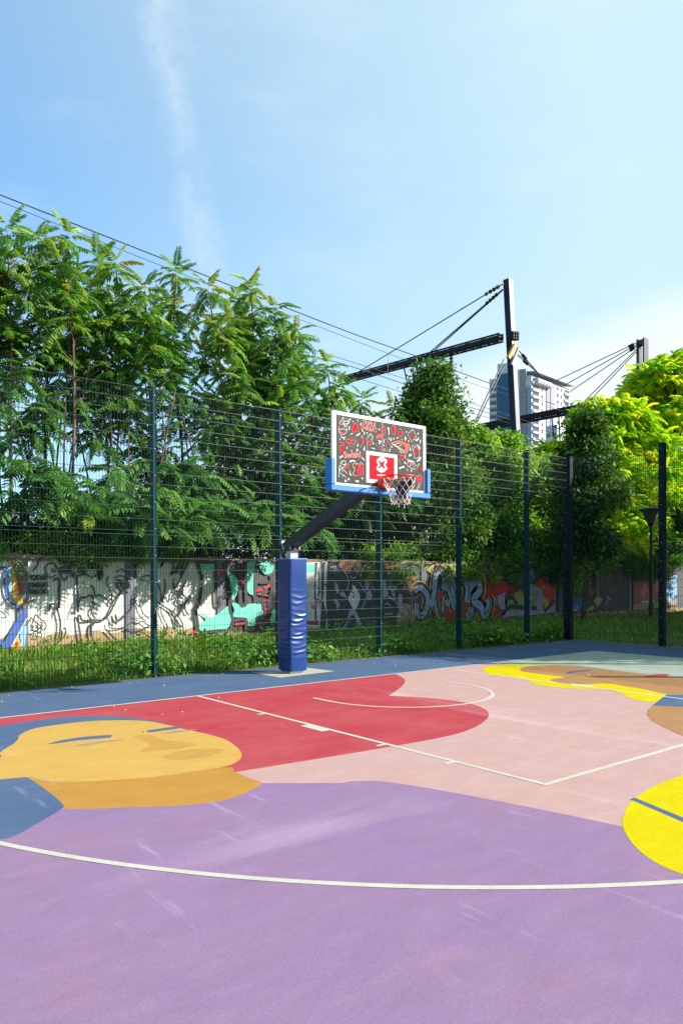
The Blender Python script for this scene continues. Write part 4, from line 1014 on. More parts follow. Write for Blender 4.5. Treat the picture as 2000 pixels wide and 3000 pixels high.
def prism(mb, plan, z0, z1, mat):
    n = len(plan); P = [(x, y, z0) for x, y in plan] + [(x, y, z1) for x, y in plan]
    mb.poly(P, [tuple(range(n - 1, -1, -1)), tuple(range(n, 2 * n))] + [(i, (i + 1) % n, n + (i + 1) % n, n + i) for i in range(n)], mat)


def far(px, d): p = PD(px, 1695, d); return np.array((p[0], p[1]))


def zat(py, d): return CAM[2] + (1695 - py) / FPX * d


TA, TB, TC, TD = far(1434, 306), far(1557, 300), far(1672, 324), far(1560, 342)   # left, near corner, right, back
tower = thing('tower_block', 'tall white and navy apartment tower with stacked balconies, rising behind the near railway mast', 'apartment tower', (*((TA + TB + TC) / 3), 0))
ZT = zat(1108, 303)


def along(a, c, t): return a + (c - a) * t


def slab(mb, a, c, t0, t1, out, z0, z1, mat, deep=.3):
    """block standing 'out' metres proud of the facade a-c between fractions t0, t1"""
    p, q = along(a, c, t0), along(a, c, t1); d = (c - a) / np.linalg.norm(c - a); nr = np.array((d[1], -d[0]))
    prism(mb, [p - nr * deep, q - nr * deep, q + nr * out, p + nr * out][::-1], z0, z1, mat)


m = MB(); prism(m, [TA, TB, TC, TD], 0, ZT, twh); m.build('wall', tower)
fr = lambda px: (px - 1434) / (1557 - 1434.)
m = MB(); slab(m, TA, TB, fr(1457), fr(1505), .8, 0, zat(1097, 303), tbl); m.build('navy_panel', tower)
m = MB(); slab(m, TA, TB, fr(1458), fr(1500), .3, zat(1097, 303), zat(1066, 303), twh, 4); m.build('roof_housing', tower)
m = MB(); slab(m, TA, TB, fr(1524), fr(1542), 1.2, 0, zat(1086, 301), tgr); m.build('grey_panel', tower)
m = MB(); slab(m, TA, TB, fr(1518), fr(1524), 1.4, 0, zat(1087, 301), twh); m.build('white_fin', tower)
m = MB(); slab(m, TA, TB, fr(1544), fr(1557), .5, 0, zat(1135, 300), tlb); m.build('pale_blue_panel', tower)
fl = np.arange(3.0, zat(1118, 303), 2.85)
gB = lambda px: (px - 1557) / (1672 - 1557.)
for k, z in enumerate(fl):
    if z < 40: continue
    if z + 2.9 < ZT - 2:
        m = MB(); slab(m, TA, TB, fr(1436), fr(1454), .06, z + 1.1, z + 2.5, twin); w_ = m.build('window', tower)
        m = MB(); slab(m, TA, TB, fr(1435), fr(1456), .5, z, z + 1.05, twh, 0); m.build('balcony', tower)
    m = MB(); slab(m, TB, TC, gB(1560), gB(1577), .06, z + 1.1, z + 2.5, twin); m.build('window', tower)
    m = MB(); slab(m, TB, TC, gB(1558), gB(1578), .7, z, z + 1.05, twh, 0); m.build('balcony', tower)
    for a, c in ((1584, 1588), (1629, 1634), (1641, 1645), (1652, 1665)):
        m = MB(); slab(m, TB, TC, gB(a), gB(c), .05, z + 1.0, z + 2.4, twin); m.build('window', tower)
    m = MB(); slab(m, TB, TC, gB(1650), gB(1667), .7, z, z + 1.0, twh, 0); m.build('balcony', tower)
m = MB(); slab(m, TB, TC, gB(1597), gB(1607), .3, 0, ZT - 1, tgr); m.build('grey_panel', tower)
m = MB(); slab(m, TB, TC, gB(1609), gB(1620), .3, 0, ZT - 1, tgr); m.build('grey_panel', tower)
m = MB(); d_ = (TC - TB) / np.linalg.norm(TC - TB); nr = np.array((d_[1], -d_[0]))
a_ = along(TB, TC, .02) + nr * 2.0; b_ = along(TB, TC, 1.0) + nr * 2.0; c_ = along(TB, TC, 1.0) - nr * 12; e_ = along(TB, TC, .02) - nr * 12
zr = zat(1098, 303)
m.poly([(*a_, zr - .3), (*b_, zr - .3), (*c_, zr + 2.2), (*e_, zr + 2.2), (*a_, zr + .1), (*b_, zr + .1), (*c_, zr + 2.6), (*e_, zr + 2.6)], [(3, 2, 1, 0), (4, 5, 6, 7), (0, 1, 5, 4), (1, 2, 6, 5), (2, 3, 7, 6), (3, 0, 4, 7)], troof)
m.build('roof', tower)
m = MB()
for k in range(5):
    p = along(TB, TC, .06 + .07 * k) + nr * .9; m.tube([(*p, ZT - 2.0), (*(p + d_ * 1.8), ZT - 2.0)], 1.3, twh, 12)
m.build('roof_duct', tower)
annex = thing('apartment_block', 'lower pale apartment block in front of the right side of the white tower', 'apartment block', (*far(1640, 285), 0))
KA, KB, KC, KD = far(1598, 284), far(1632, 280), far(1690, 300), far(1650, 312)
m = MB(); prism(m, [KA, KB, KC, KD], 0, zat(1252, 284), twh); m.build('wall', annex)
for z in np.arange(33, zat(1262, 284) - 3, 3.0):
    for t in (.1, .55):
        m = MB(); slab(m, KA, KB, t, t + .3, .05, z + 1, z + 2.4, twin); m.build('window', annex)
    for t in (.08, .33, .58, .8):
        m = MB(); slab(m, KB, KC, t, t + .14, .05, z + 1, z + 2.4, twin); m.build('window', annex)

# ------------------------------------------------------------------ railway masts and wires
msd = M('shaded mast side', (.015, .025, .048), .6, (.02, .03, .055), 3, .6, 0, 60, 0, .15)  # mast sides turned from the sun, their shade put into the colour
msl = M('sunlit mast and pale strut', (.27, .28, .31), .5, (.20, .21, .24), 2, .7, .1, 40)  # sunlight painted onto the mast's lit sides; also colours the white strut
bmr = M('dark crossbeam steel', (.010, .012, .019), .65, (.035, .020, .016), 2.5, .6, 0, 60, 0, .15)
cab = M('steel cable', (.02, .022, .03), .5, (.03, .03, .035), 5, .5)
ins = M('brown insulator', (.03, .022, .018), .6, (.04, .028, .02), 8, .5, 0, 60, 0, .2)
orj = M('orange strut paint', (.62, .28, .03), .5, (.5, .22, .03), 6, .6)
z5 = lambda x, y: (1000 + x / 1.568, 780 + y / 1.568)


def isol(mb, a, c, n=4, r=.09):
    a, c = np.array(a), np.array(c)
    for k in range(n):
        p = a + (c - a) * (k + .5) / n; dd = (c - a) / n * .25; mb.tube([p - dd, p + dd], r, ins, 8)
    mb.tube([a, c], r * .35, ins, 6)


MY = 14.0
pt, pb = PY(*z5(763, 62), MY), PY(*z5(802, 835), MY)
dirp = (pt - pb) / np.linalg.norm(pt - pb); pb = pb - dirp * ((pb[2] - 1.9) / dirp[2])
mast = thing('railway_mast', 'tall steel railway mast before the white tower, with orange strut and long crossbeam', 'railway mast', pb)
m = MB()
m.beam(pb + (0, -.155, 0), pt + (0, -.155, 0), .27, .03, msl, (0, 1, 0)); m.beam(pb + (0, .155, 0), pt + (0, .155, 0), .27, .03, msd, (0, 1, 0))
m.beam(pb, pt, .03, .28, msd, (0, 1, 0))
m.beam(pb + (-.148, 0, 0), pt + (-.148, 0, 0), .024, .34, msd, (0, 1, 0)); m.beam(pb + (.148, 0, 0), pt + (.148, 0, 0), .024, .34, msl, (0, 1, 0))
m.build('pole', mast)
bx = pb[0]
bA = PY(*z5(752, 333), MY); bA[0] -= .3


def PXp(px, py, x): d = ray(px, py); return CAM + d * ((x - CAM[0]) / d[0])


bB = PXp(*z5(20, 520), bA[0])
m = MB()
for s in (-1, 1):
    for zz_ in (.17, -.17): m.beam(bA + (s * .14, 0, zz_), bB + (s * .14, 0, zz_), .07, .07, bmr)
L = np.linalg.norm(bB - bA); n = int(L / .5)
for k in range(n):
    p, q = bA + (bB - bA) * k / n, bA + (bB - bA) * (k + 1) / n
    for s in (-1, 1): m.beam(p + (s * .14, 0, -.17 if k % 2 else .17), q + (s * .14, 0, .17 if k % 2 else -.17), .025, .05, bmr)
    m.beam(p + (-.14, 0, -.17), q + (.14, 0, -.17), .04, .02, bmr)
for s in (-1, 1): m.beam(bA + (s * .155, 0, 0), bB + (s * .155, 0, 0), .012, .20, bmr)
m.build('crossbeam', mast)


def guy(parent, a, c, r=.028, iso=None):
    mb = MB(); mb.tube([a, c], r, cab, 5)
    if iso: isol(mb, a + (c - a) * iso[0], a + (c - a) * iso[1])
    mb.build('guy_cable', parent)


X0 = bA[0]
guy(mast, PXp(*z5(742, 80), X0), PXp(*z5(50, 503), X0), .03, (.02, .10)); guy(mast, PXp(*z5(742, 104), X0), PXp(*z5(372, 425), X0), .035, (.06, .2)); guy(mast, PXp(*z5(742, 108), X0), PXp(*z5(392, 418), X0), .03)
for a, c, i in (((803, 376), (905, 495), (.25, .42)), ((805, 404), (905, 495), (.3, .5))): guy(mast, PY(*z5(*a), MY), PY(*z5(*c), MY), .03, i)
m = MB(); isol(m, PXp(*z5(503, 400), X0), PXp(*z5(504, 478), X0), 5, .11); m.build('insulator', mast)
for px in ((338, 452),):
    c = PXp(*z5(*px), X0); m = MB()
    for sx in (-.35, .35):
        for sy in (-.55, .55): m.beam(c + (sx, sy, 0), c + (sx * .6, sy * .5, -1.4), .06, .06, bmr)
    for k in range(5): m.beam(c + (-.33, (-.5 if k % 2 else .5) * (1 - k * .1), -.28 * k), c + (.33, (.5 if k % 2 else -.5) * (1 - k * .1), -.28 * (k + 1)), .035, .035, bmr)
    m.build('hanger_frame', mast)
m = MB(); a, c = PY(*z5(772, 368), MY), PY(*z5(742, 430), MY); m.beam(a + (0, -.3, 0), c + (0, -.3, 0), .16, .16, orj); m.build('orange_strut', mast)
m = MB(); a, c = PY(*z5(778, 385), MY), PY(*z5(745, 462), MY); m.beam(a + (0, -.45, 0), c + (0, -.45, 0), .12, .10, msl); m.build('white_strut', mast)
for a, c in (((745, 428), (612, 715)), ((748, 455), (620, 722))): guy(mast, PY(*z5(*a), MY - .3), PY(*z5(*c), MY - .3), .032)
m = MB()
for k, (x, y) in enumerate(((795, 305), (798, 318), (800, 330))): isol(m, PY(*z5(780, y), MY - .2), PY(*z5(812, y + 4), MY - .2), 3, .09)
m.build('insulator', mast)

p2t = PY(*z5(1380, 335), MY); p2b = np.array((p2t[0], MY, 1.9))
mast2 = thing('railway_mast', 'distant black railway mast with fanned cables, rising from the golden tree at right', 'railway mast', p2b)
m = MB()
for s in (-1, 1): m.box((p2t[0] - .24, MY + s * .20 - .05, 1.9), (p2t[0] + .24, MY + s * .20 + .05, p2t[2]), blackp)
m.box((p2t[0] - .20, MY - .15, 1.9), (p2t[0] + .20, MY + .15, p2t[2] - 2.2), blackp); m.box((p2t[0] - .20, MY - .15, p2t[2] - .35), (p2t[0] + .20, MY + .15, p2t[2] - .06), blackp)
m.build('pole', mast2)
X2 = p2t[0] - .3
cA, cB = PXp(*z5(1140, 645), X2), PXp(*z5(636, 742), X2)
cA0 = np.array((X2, MY, cA[2] + (cA[2] - cB[2]) / (cA[1] - cB[1]) * (MY - cA[1])))
m = MB()
for s in (-1, 1):
    for zz_ in (.2, -.2): m.beam(cA0 + (s * .17, 0, zz_), cB + (s * .17, 0, zz_), .09, .09, bmr)
L = np.linalg.norm(cB - cA0); n = int(L / .6)
for k in range(n):
    p, q = cA0 + (cB - cA0) * k / n, cA0 + (cB - cA0) * (k + 1) / n
    for s in (-1, 1): m.beam(p + (s * .17, 0, -.2 if k % 2 else .2), q + (s * .17, 0, .2 if k % 2 else -.2), .03, .06, bmr)
for s in (-1, 1): m.beam(cA0 + (s * .185, 0, .06), cB + (s * .185, 0, .06), .012, .22, bmr)
m.build('crossbeam', mast2)
for k, (y0, x1, y1) in enumerate(((350, 985, 525), (358, 1020, 548), (366, 1042, 580), (378, 1116, 618), (388, 1140, 616))):
    guy(mast2, PXp(*z5(1357, y0), X2), PXp(*z5(x1, y1), X2) if k > 2 else PXp(*z5(x1, y1), X2), .03, (.04, .10) if k < 3 else None)
c = PXp(*z5(1015, 665), X2); m = MB()
for sx in (-.4, .4):
    for sy in (-.6, .6): m.beam(c + (sx, sy, 0), c + (sx * .6, sy * .5, -3.6), .07, .07, bmr)
for k in range(7): m.beam(c + (-.36, (-.5 if k % 2 else .5) * (1 - k * .07), -.5 * k), c + (.36, (.5 if k % 2 else -.5) * (1 - k * .07), -.5 * (k + 1)), .04, .04, bmr)
m.build('hanger_frame', mast2)
m = MB(); isol(m, PXp(*z5(660, 742), X2), PXp(*z5(660, 785), X2), 4, .13); m.build('insulator', mast2)

WG = 'overhead railway wires'
z6 = lambda x, y: (x / 1.568, 550 + y / 1.568)


def wire(label, pts, y, r):
    q = [PY(*p, y) for p in pts]; a, b2 = q[0], q[-1]
    d0 = q[1] - q[0]; d1 = q[-1] - q[-2]
    q = [q[0] - d0 / np.linalg.norm(d0) * 14] + q + [q[-1] + d1 / np.linalg.norm(d1) * 30]
    m = MB(); m.tube(spline(q, 6), r, cab, 5); return tag(m.build('overhead_wire'), label, 'wire', WG)


wire('thick black overhead wire, topmost at left, sloping past the crown tops to the mast', [z6(0, 32), z6(784, 340), z5(0, 290), z5(385, 428), z5(770, 570), z5(1100, 672)], 18.8, .024)
wire('thin overhead wire hanging just under the thickest one', [z6(0, 62), z6(784, 375), z5(0, 318), z5(375, 460), z5(770, 594), z5(1100, 690)], 18.8, .012)
WD = wire('thin wire with short droppers, crossing low above the backboard', [z6(1430, 742), z5(0, 425), z5(330, 530), z5(550, 612), z5(775, 688), z5(1000, 760)], 15.6, .012)
wire('dark contact wire below the dropper wire, above the board', [z6(1430, 775), z5(0, 447), z5(300, 545), z5(550, 634), z5(775, 706), z5(1000, 776)], 15.6, .017)
wire('lowest overhead wire, running from the bushy tree towards the second crossbeam', [z5(300, 585), z5(550, 662), z5(775, 722), z5(1000, 790)], 21.5, .015)
for x, y0, y1 in ((213, 398, 500), (550, 590, 634), (300, 520, 545)):
    m = MB(); m.tube([PY(*z5(x, y0), 15.6), PY(*z5(x, y1), 15.6)], .009, cab, 4); m.build('dropper', WD)
# ------------------------------------------------------------------ vegetation
def frond(L, pairs, droop, lw=.30, wid=.30, rng=RNG):
    """one feathery compound leaf along +X, arching; folded leaflets in pairs"""
    V, F = [], []

    def pos(s): return np.array((L * s * (1 - .12 * droop * s), 0, L * (.10 * s - .55 * droop * s * s)))
    w = .008
    st = [pos(k / 4) for k in range(5)]
    for p in st: V += [p + (0, w, 0), p + (0, -w, 0)]
    for k in range(4): F.append((2 * k, 2 * k + 1, 2 * k + 3, 2 * k + 2))
    for i in range(pairs):
        s = .16 + .84 * i / (pairs - 1); b = pos(s); t = pos(min(s + .03, 1.03)) - pos(s - .03); t /= np.linalg.norm(t)
        ll = L * lw * (.55 + .45 * math.sin(math.pi * (.18 + .72 * s))) * rng.uniform(.88, 1.1)
        for sg in (1, -1):
            side = np.array((0, sg, 0.0)); d = side * .85 + t * rng.uniform(.3, .55) + np.array((0, 0, -rng.uniform(.15, .55))); d /= np.linalg.norm(d)
            q = np.cross(d, np.array((0, 0, 1.0))); q /= np.linalg.norm(q); up = np.cross(q, d)
            hw = ll * wid * .5; o = len(V)
            c = lambda a, h, z: b + d * ll * a + q * h + up * z - np.array((0, 0, .12 * ll * a * a))
            V += [b, c(.28, hw, hw * .5), c(.62, hw * .8, hw * .4), c(1, 0, 0), c(.62, -hw * .8, hw * .4), c(.28, -hw, hw * .5)]
            F += [(o, o + 1, o + 2, o + 3), (o, o + 3, o + 4, o + 5)]
    return np.array(V), np.array(F)


def twig(n, size, spread, rng=RNG, wid=.55):
    """small sprig of n simple leaves"""
    V, F = [], []
    for i in range(n):
        b = rng.normal(0, spread, 3); d = rng.normal(0, 1, 3); d[2] = d[2] * .5 - .35; d /= np.linalg.norm(d)
        q = np.cross(d, rng.normal(0, .35, 3) + (0, 0, 1)); q /= np.linalg.norm(q); up = np.cross(q, d); l = size * rng.uniform(.7, 1.25); o = len(V); hw = l * wid * .5
        V += [b, b + d * l * .45 + q * hw + up * hw * .35, b + d * l - up * l * .12, b + d * l * .45 - q * hw + up * hw * .35]
        F += [(o, o + 1, o + 2, o + 3)]
    return np.array(V), np.array(F)


def scatter(var, pos, yaw, pit, sc, tint, jit=.08, roll=None, rng=RNG):
    """merge many copies of the variants into one set of faces"""
    pos = np.asarray(pos, float); N = len(pos); which = rng.integers(0, len(var), N); VV, FF, TT = [], [], []; o = 0
    roll = rng.normal(0, .25, N) if roll is None else roll
    for k, (V, F) in enumerate(var):
        i = np.where(which == k)[0]
        if not len(i): continue
        cy, sy, cp, sp, cr, sr = np.cos(yaw[i]), np.sin(yaw[i]), np.cos(pit[i]), np.sin(pit[i]), np.cos(roll[i]), np.sin(roll[i])
        ex = np.stack([cy * cp, sy * cp, sp], 1); ey0 = np.stack([-sy, cy, np.zeros_like(cy)], 1); ez0 = np.cross(ex, ey0)
        ey = ey0 * cr[:, None] + ez0 * sr[:, None]; ez = -ey0 * sr[:, None] + ez0 * cr[:, None]
        Mx = np.stack([ex, ey, ez], 2) * sc[i][:, None, None]
        P = np.einsum('nij,vj->nvi', Mx, V) + pos[i][:, None, :]
        VV.append(P.reshape(-1, 3)); nf = len(F)
        FF.append((F[None] + (np.arange(len(i)) * len(V))[:, None, None]).reshape(-1, 4) + o); o += len(i) * len(V)
        TT.append((tint[i][:, None] + rng.normal(0, jit, (len(i), nf))).ravel())
    return np.concatenate(VV), np.concatenate(FF), np.clip(np.concatenate(TT), 0, 1)


bark = M('grey brown bark', (.10, .075, .055), .9, (.055, .042, .032), 9, .9, .5, 60, stretch=(1, 1, .25))
barkr = M('reddish young bark', (.13, .075, .045), .85, (.08, .05, .035), 9, .9, .4, 60, stretch=(1, 1, .25))
heaven = leaf_material('tree of heaven leaf', [(0, (.014, .060, .014)), (.45, (.058, .175, .032)), (.72, (.14, .29, .045)), (.88, (.27, .37, .05)), (1, (.32, .17, .04))], .5, .28, .22)
small = leaf_material('small dark leaf', [(0, (.014, .05, .012)), (.5, (.055, .155, .026)), (.85, (.17, .29, .045)), (1, (.28, .33, .07))], .5, .25, .22)
fresh = leaf_material('fresh climbing leaf', [(0, (.03, .11, .014)), (.5, (.11, .28, .035)), (1, (.30, .46, .06))], .5, .35, .25)
gold = leaf_material('golden locust leaf', [(0, (.03, .15, .010)), (.4, (.10, .33, .012)), (.68, (.30, .52, .016)), (1, (.78, .70, .04))], .6, .42, .15)
ivyd = leaf_material('shade dark ivy leaf', [(0, (.006, .022, .006)), (.5, (.020, .065, .014)), (1, (.07, .15, .03))], .5, .15, .2)  # undergrowth leaf, darkened to paint in the deep shade behind the wall
FR = [frond(1, 11, d, .25, .37) for d in (.25, .55, .85, 1.15)] + [frond(1, 9, .6, .27, .37), frond(1, 12, .95, .23, .37)]


def heaven_tree(px, py, y, label, zlow, shoots, rad=1.25, seed=0, lean=.0, group='trees of heaven behind the wall'):
    rng = np.random.default_rng(100 + seed); top = PY(px, py, y); H = top[2] - .6
    bx_ = top[0] - lean; root = thing('tree_of_heaven', label, 'tree', (bx_, y, 1.94), group)
    pts = spline([(bx_, y, 1.94), (bx_ + lean * .3 + rng.normal(0, .1), y + rng.normal(0, .1), 2 + H * .3), (bx_ + lean * .7 + rng.normal(0, .12), y + rng.normal(0, .12), 2 + (H - 2) * .68), (top[0], y, H)], 5)
    m = MB(); m.tube(pts, list(np.linspace(.055, .015, len(pts))), barkr, 7)
    P, Yw, Pt, Sc, Ti = [], [], [], [], []

    def shoot(c, n, ln, tt, upw):
        a0 = rng.uniform(0, 6.28)
        for k in range(n):
            f = k / max(n - 1, 1); a = a0 + k * 2.4 + rng.normal(0, .25)
            P.append(c + np.array((0, 0, -.42 * (1 - f) * ln))); Yw.append(a); Pt.append(upw + (-.35 + 1.25 * f * f) + rng.normal(0, .15)); Sc.append(ln * rng.uniform(.8, 1.15) * (1 - .25 * f)); Ti.append(tt + .16 * f + rng.normal(0, .11))
    shoot(top - (0, 0, .40), 13, .84, .60, .12)
    m2 = np.array(pts)
    for k in range(shoots):
        f = ((k + rng.uniform(.1, .9)) / shoots) ** .82; z_ = zlow + (H - .4 - zlow) * f
        rr = rad * (.95 - .62 * f ** 2.2) * math.sqrt(rng.uniform(.12, 1)); a = rng.uniform(0, 6.28)
        i = np.argmin(abs(m2[:, 2] - (z_ - .45 - .35 * rr))); b = m2[i]
        c = np.array((b[0] + rr * math.cos(a), b[1] + rr * .9 * math.sin(a), z_))
        mid = (b + c) / 2 + (0, 0, -.08); m.tube([b, mid, c], [.02, .014, .008], barkr, 5)
        shoot(c, int(rng.integers(8, 12)), rng.uniform(.66, .95), .30 + .26 * f + rng.uniform(-.1, .14), .0)
    for k in range(2):          # suckers leaning out of the same root
        a0 = np.array((bx_ + rng.normal(0, .35), y + rng.normal(0, .3), 1.94)); e0 = np.array((top[0] + rng.normal(0, .7), y + rng.normal(0, .5), 2 + (H - 2) * rng.uniform(.6, .85)))
        m.tube(spline([a0, (a0 + e0) / 2 + (rng.normal(0, .12), 0, 0), e0], 4), list(np.linspace(.04, .012, 9)), barkr, 6)
    m.build('trunk', root, True)
    V, F, T = scatter(FR, P, np.array(Yw), np.array(Pt), np.array(Sc), np.array(Ti), .05, rng=rng)
    quads('crown', V, F, T, heaven, root)
    return root


HT = [(-60, 640, 10.4, 'tree of heaven cut by the left picture edge, its leafy top under the thick wire', 5.1, 18),
      (22, 612, 9.9, 'tallest tree of heaven at the left end, its tip touching the thick wire', 5.2, 20),
      (112, 640, 10.8, 'tree of heaven second from the left end, its upright leaf tuft just under the wires', 5.3, 19),
      (200, 636, 9.7, 'slim tree of heaven over the looping black letters, a tall leaf plume crossing the wires', 5.4, 18),
      (285, 715, 11.4, 'tree of heaven set back behind the gap where the sky shows between trunks', 5.6, 17),
      (340, 726, 10.0, 'tree of heaven rising above the sketched face on the wall', 5.2, 19),
      (425, 785, 9.6, 'tree of heaven behind the top of the fence post left of padded post', 3.9, 20),
      (515, 745, 10.6, 'tree of heaven with a single bright upright frond at its tip, above the block letters', 3.7, 20),
      (610, 792, 9.8, 'bushy tree of heaven above the mint and black block lettering', 3.9, 22),
      (690, 830, 11.2, 'tree of heaven set back, between the block letters and the padded post', 4.1, 16),
      (735, 795, 10.2, 'tree of heaven with a broad spreading top left of the padded post', 3.9, 22),
      (806, 858, 9.6, 'tree of heaven directly above the blue padded post', 3.8, 22),
      (868, 930, 9.9, 'tree of heaven with long level fronds reaching right towards the backboard', 3.9, 22),
      (960, 1030, 10.0, 'tree of heaven just left of the white backboard frame', 3.7, 22),
      (1060, 1128, 10.3, 'tree of heaven hidden behind the left half of the backboard', 3.7, 21),
      (1150, 1150, 9.8, 'low tree of heaven behind the right half of the backboard', 3.7, 20)]
for i, (px, py, y, lb, zl, n) in enumerate(HT):
    heaven_tree(px, py, y, lb, zl, int(n * 1.2), 1.15 if i < 6 else 1.25, i, RNG.uniform(-.35, .35))

TW = [twig(6, .13, .10) for _ in range(6)]
TWs = [twig(7, .085, .085) for _ in range(6)]


def clumps_to_crown(name, clumps, n, var, mat, parent, size, seed, tbase=.45, tvar=.16, shell=.55, flat=.3):
    """leaf sprigs through a set of clump volumes (centre, radii); each clump and each sprig has its own shade of leaf"""
    rng = np.random.default_rng(seed); C = np.array([c for c, r in clumps], float); Rr = np.array([r for c, r in clumps], float)
    vol = (Rr.prod(1)) ** (2 / 3.); k = rng.choice(len(C), n, p=vol / vol.sum())
    d = rng.normal(0, 1, (n, 3)); d /= np.linalg.norm(d, axis=1)[:, None]
    r = rng.uniform(shell, 1, n) ** .6 * (1 + rng.normal(0, .17, n))
    P = C[k] + d * Rr[k] * r[:, None]
    ct = rng.normal(0, tvar, len(C)); T = tbase + ct[k] + rng.normal(0, .15, n)
    yaw = np.arctan2(d[:, 1], d[:, 0]) + rng.normal(0, .7, n); pit = rng.normal(-.15, flat, n)
    V, F, TT = scatter(var, P, yaw, pit, size * rng.uniform(.6, 1.45, n), T, .06, rng=rng)
    return quads(name, V, F, TT, mat, parent)


def make_clumps(rng, base, H, zlow, prof, n, rmin, rmax, flatz=.75):
    """clump centres following a radius profile over height (0..1)"""
    out = []
    for k in range(n):
        f = rng.uniform(0, 1) if k > 2 else (1 - .06 * k); z_ = zlow + (H - zlow) * f; rr = np.interp(f, [a for a, b in prof], [b for a, b in prof])
        cr = rng.uniform(rmin * .8, rmax * 1.1) * (.55 + .45 * min(1, rr / 1.2)); a = rng.uniform(0, 6.28); q = max(0, rr - cr * .6) * math.sqrt(rng.uniform(0.05, 1))
        out.append(((base[0] + q * math.cos(a), base[1] + q * math.sin(a), min(z_, H - cr * flatz)), (cr, cr, cr * flatz)))
    return out


def leafy_tree(name, label, cat, base, H, zlow, prof, ncl, nleaf, var, mat, size, seed, trunk=.12, rmin=.4, rmax=.8, group=None, tbase=.45, tvar=.16, flatz=.75, flat=.3, lean=(0, 0)):
    rng = np.random.default_rng(seed); root = thing(name, label, cat, base, group)
    b = np.array(base, float); cl = make_clumps(rng, b + (lean[0], lean[1], 0), H, zlow, prof, ncl, rmin, rmax, flatz)
    m = MB(); tp = np.array((b[0] + lean[0], b[1] + lean[1], zlow + (H - zlow) * .75)); pts = spline([b, b + (tp - b) * .35 + (rng.normal(0, .08), rng.normal(0, .08), 0), b + (tp - b) * .7 + (rng.normal(0, .1), rng.normal(0, .1), 0), tp], 4)
    m.tube(pts, list(np.linspace(trunk, trunk * .25, len(pts))), bark, 8)
    for c, r in cl[::2]:
        c = np.array(c); i = int(np.clip(np.searchsorted([p[2] for p in pts], c[2] - .6 * np.linalg.norm(c[:2] - b[:2]) - .2), 1, len(pts) - 1)); a = pts[i]
        m.tube([a, (a + c) / 2 + (0, 0, -.1), c], [trunk * .32, trunk * .2, trunk * .08], bark, 5)
    m.build('trunk', root, True)
    clumps_to_crown('crown', cl, nleaf, var, mat, root, size, seed + 1, tbase, tvar, .35, flat)
    return root


def at(px, y): p = PY(px, 1695, y); return (p[0], p[1])


# bushy trees to the right of the board, behind and over the wall
x, y = at(1268, 9.6); leafy_tree('bushy_tree', 'dark pointed bushy tree behind the backboard, its narrow top before the railway crossbeam', 'tree', (x, y, 1.94), PY(1268, 1066, 9.6)[2], 2.3,
    [(0, 2.1), (.35, 2.15), (.6, 1.75), (.8, 1.2), (1, .35)], 80, 8200, TW, small, 1.15, 301, .13, .35, .75, tbase=.5)
x, y = at(1385, 9.9); leafy_tree('bushy_tree', 'rounded bushy tree with pale leaf tips below the navy panel of the tower', 'tree', (x, y, 1.94), PY(1385, 1262, 9.9)[2], 2.2,
    [(0, 1.9), (.5, 1.9), (.8, 1.2), (1, .5)], 64, 6600, TW, fresh, 1.25, 311, .12, .35, .75, tbase=.55, tvar=.2)
x, y = at(1475, 10.4); leafy_tree('bushy_tree', 'bright green bushy tree at the foot of the near railway mast', 'tree', (x, y, 1.94), PY(1470, 1285, 10.4)[2], 2.0,
    [(0, 2.2), (.5, 2.2), (.8, 1.5), (1, .7)], 70, 6800, TW, fresh, 1.3, 321, .12, .4, .8, tbase=.66, tvar=.2)
x, y = at(1580, 10.0); leafy_tree('bushy_tree', 'bushy tree spilling over the wall above the vermilion paint, left of the corner post', 'tree', (x, y, 1.94), PY(1580, 1352, 10.0)[2], 1.8,
    [(0, 2.3), (.5, 2.2), (.85, 1.5), (1, .7)], 66, 6800, TW, fresh, 1.3, 331, .12, .4, .8, tbase=.62, tvar=.2)
x, y = at(1655, 11.2); leafy_tree('bushy_tree', 'dark bushy tree directly behind the corner post of the fence', 'tree', (x, y, 1.94), PY(1655, 1385, 11.2)[2], 1.6,
    [(0, 2.4), (.5, 2.2), (.85, 1.5), (1, .7)], 50, 6000, TW, small, 1.1, 341, .12, .45, .9, tbase=.42)
# young park tree on the grass
b0 = PD(1707, 1695, 27.5); leafy_tree('park_tree', 'slender dark park tree with bare lower trunk, on grass right of the corner post', 'tree', (b0[0], b0[1], -.03), 7.7, 2.5,
    [(0, .7), (.2, 1.35), (.45, 1.5), (.7, 1.05), (.88, .7), (1, .3)], 46, 4800, TWs, small, 1.75, 351, .11, .3, .75, tbase=.5, lean=(.3, -.1))
# golden locust trees
TWg = [twig(9, .15, .15, wid=.36) for _ in range(6)]
GP = [(0, 2.2), (.2, 3.6), (.5, 4.0), (.8, 2.6), (1, .9)]


FG = [frond(1, 9, d, .30, .44) for d in (.5, .8, 1.1, 1.4)] + [frond(1, 7, .9, .34, .46), frond(1, 10, 1.2, .28, .4)]


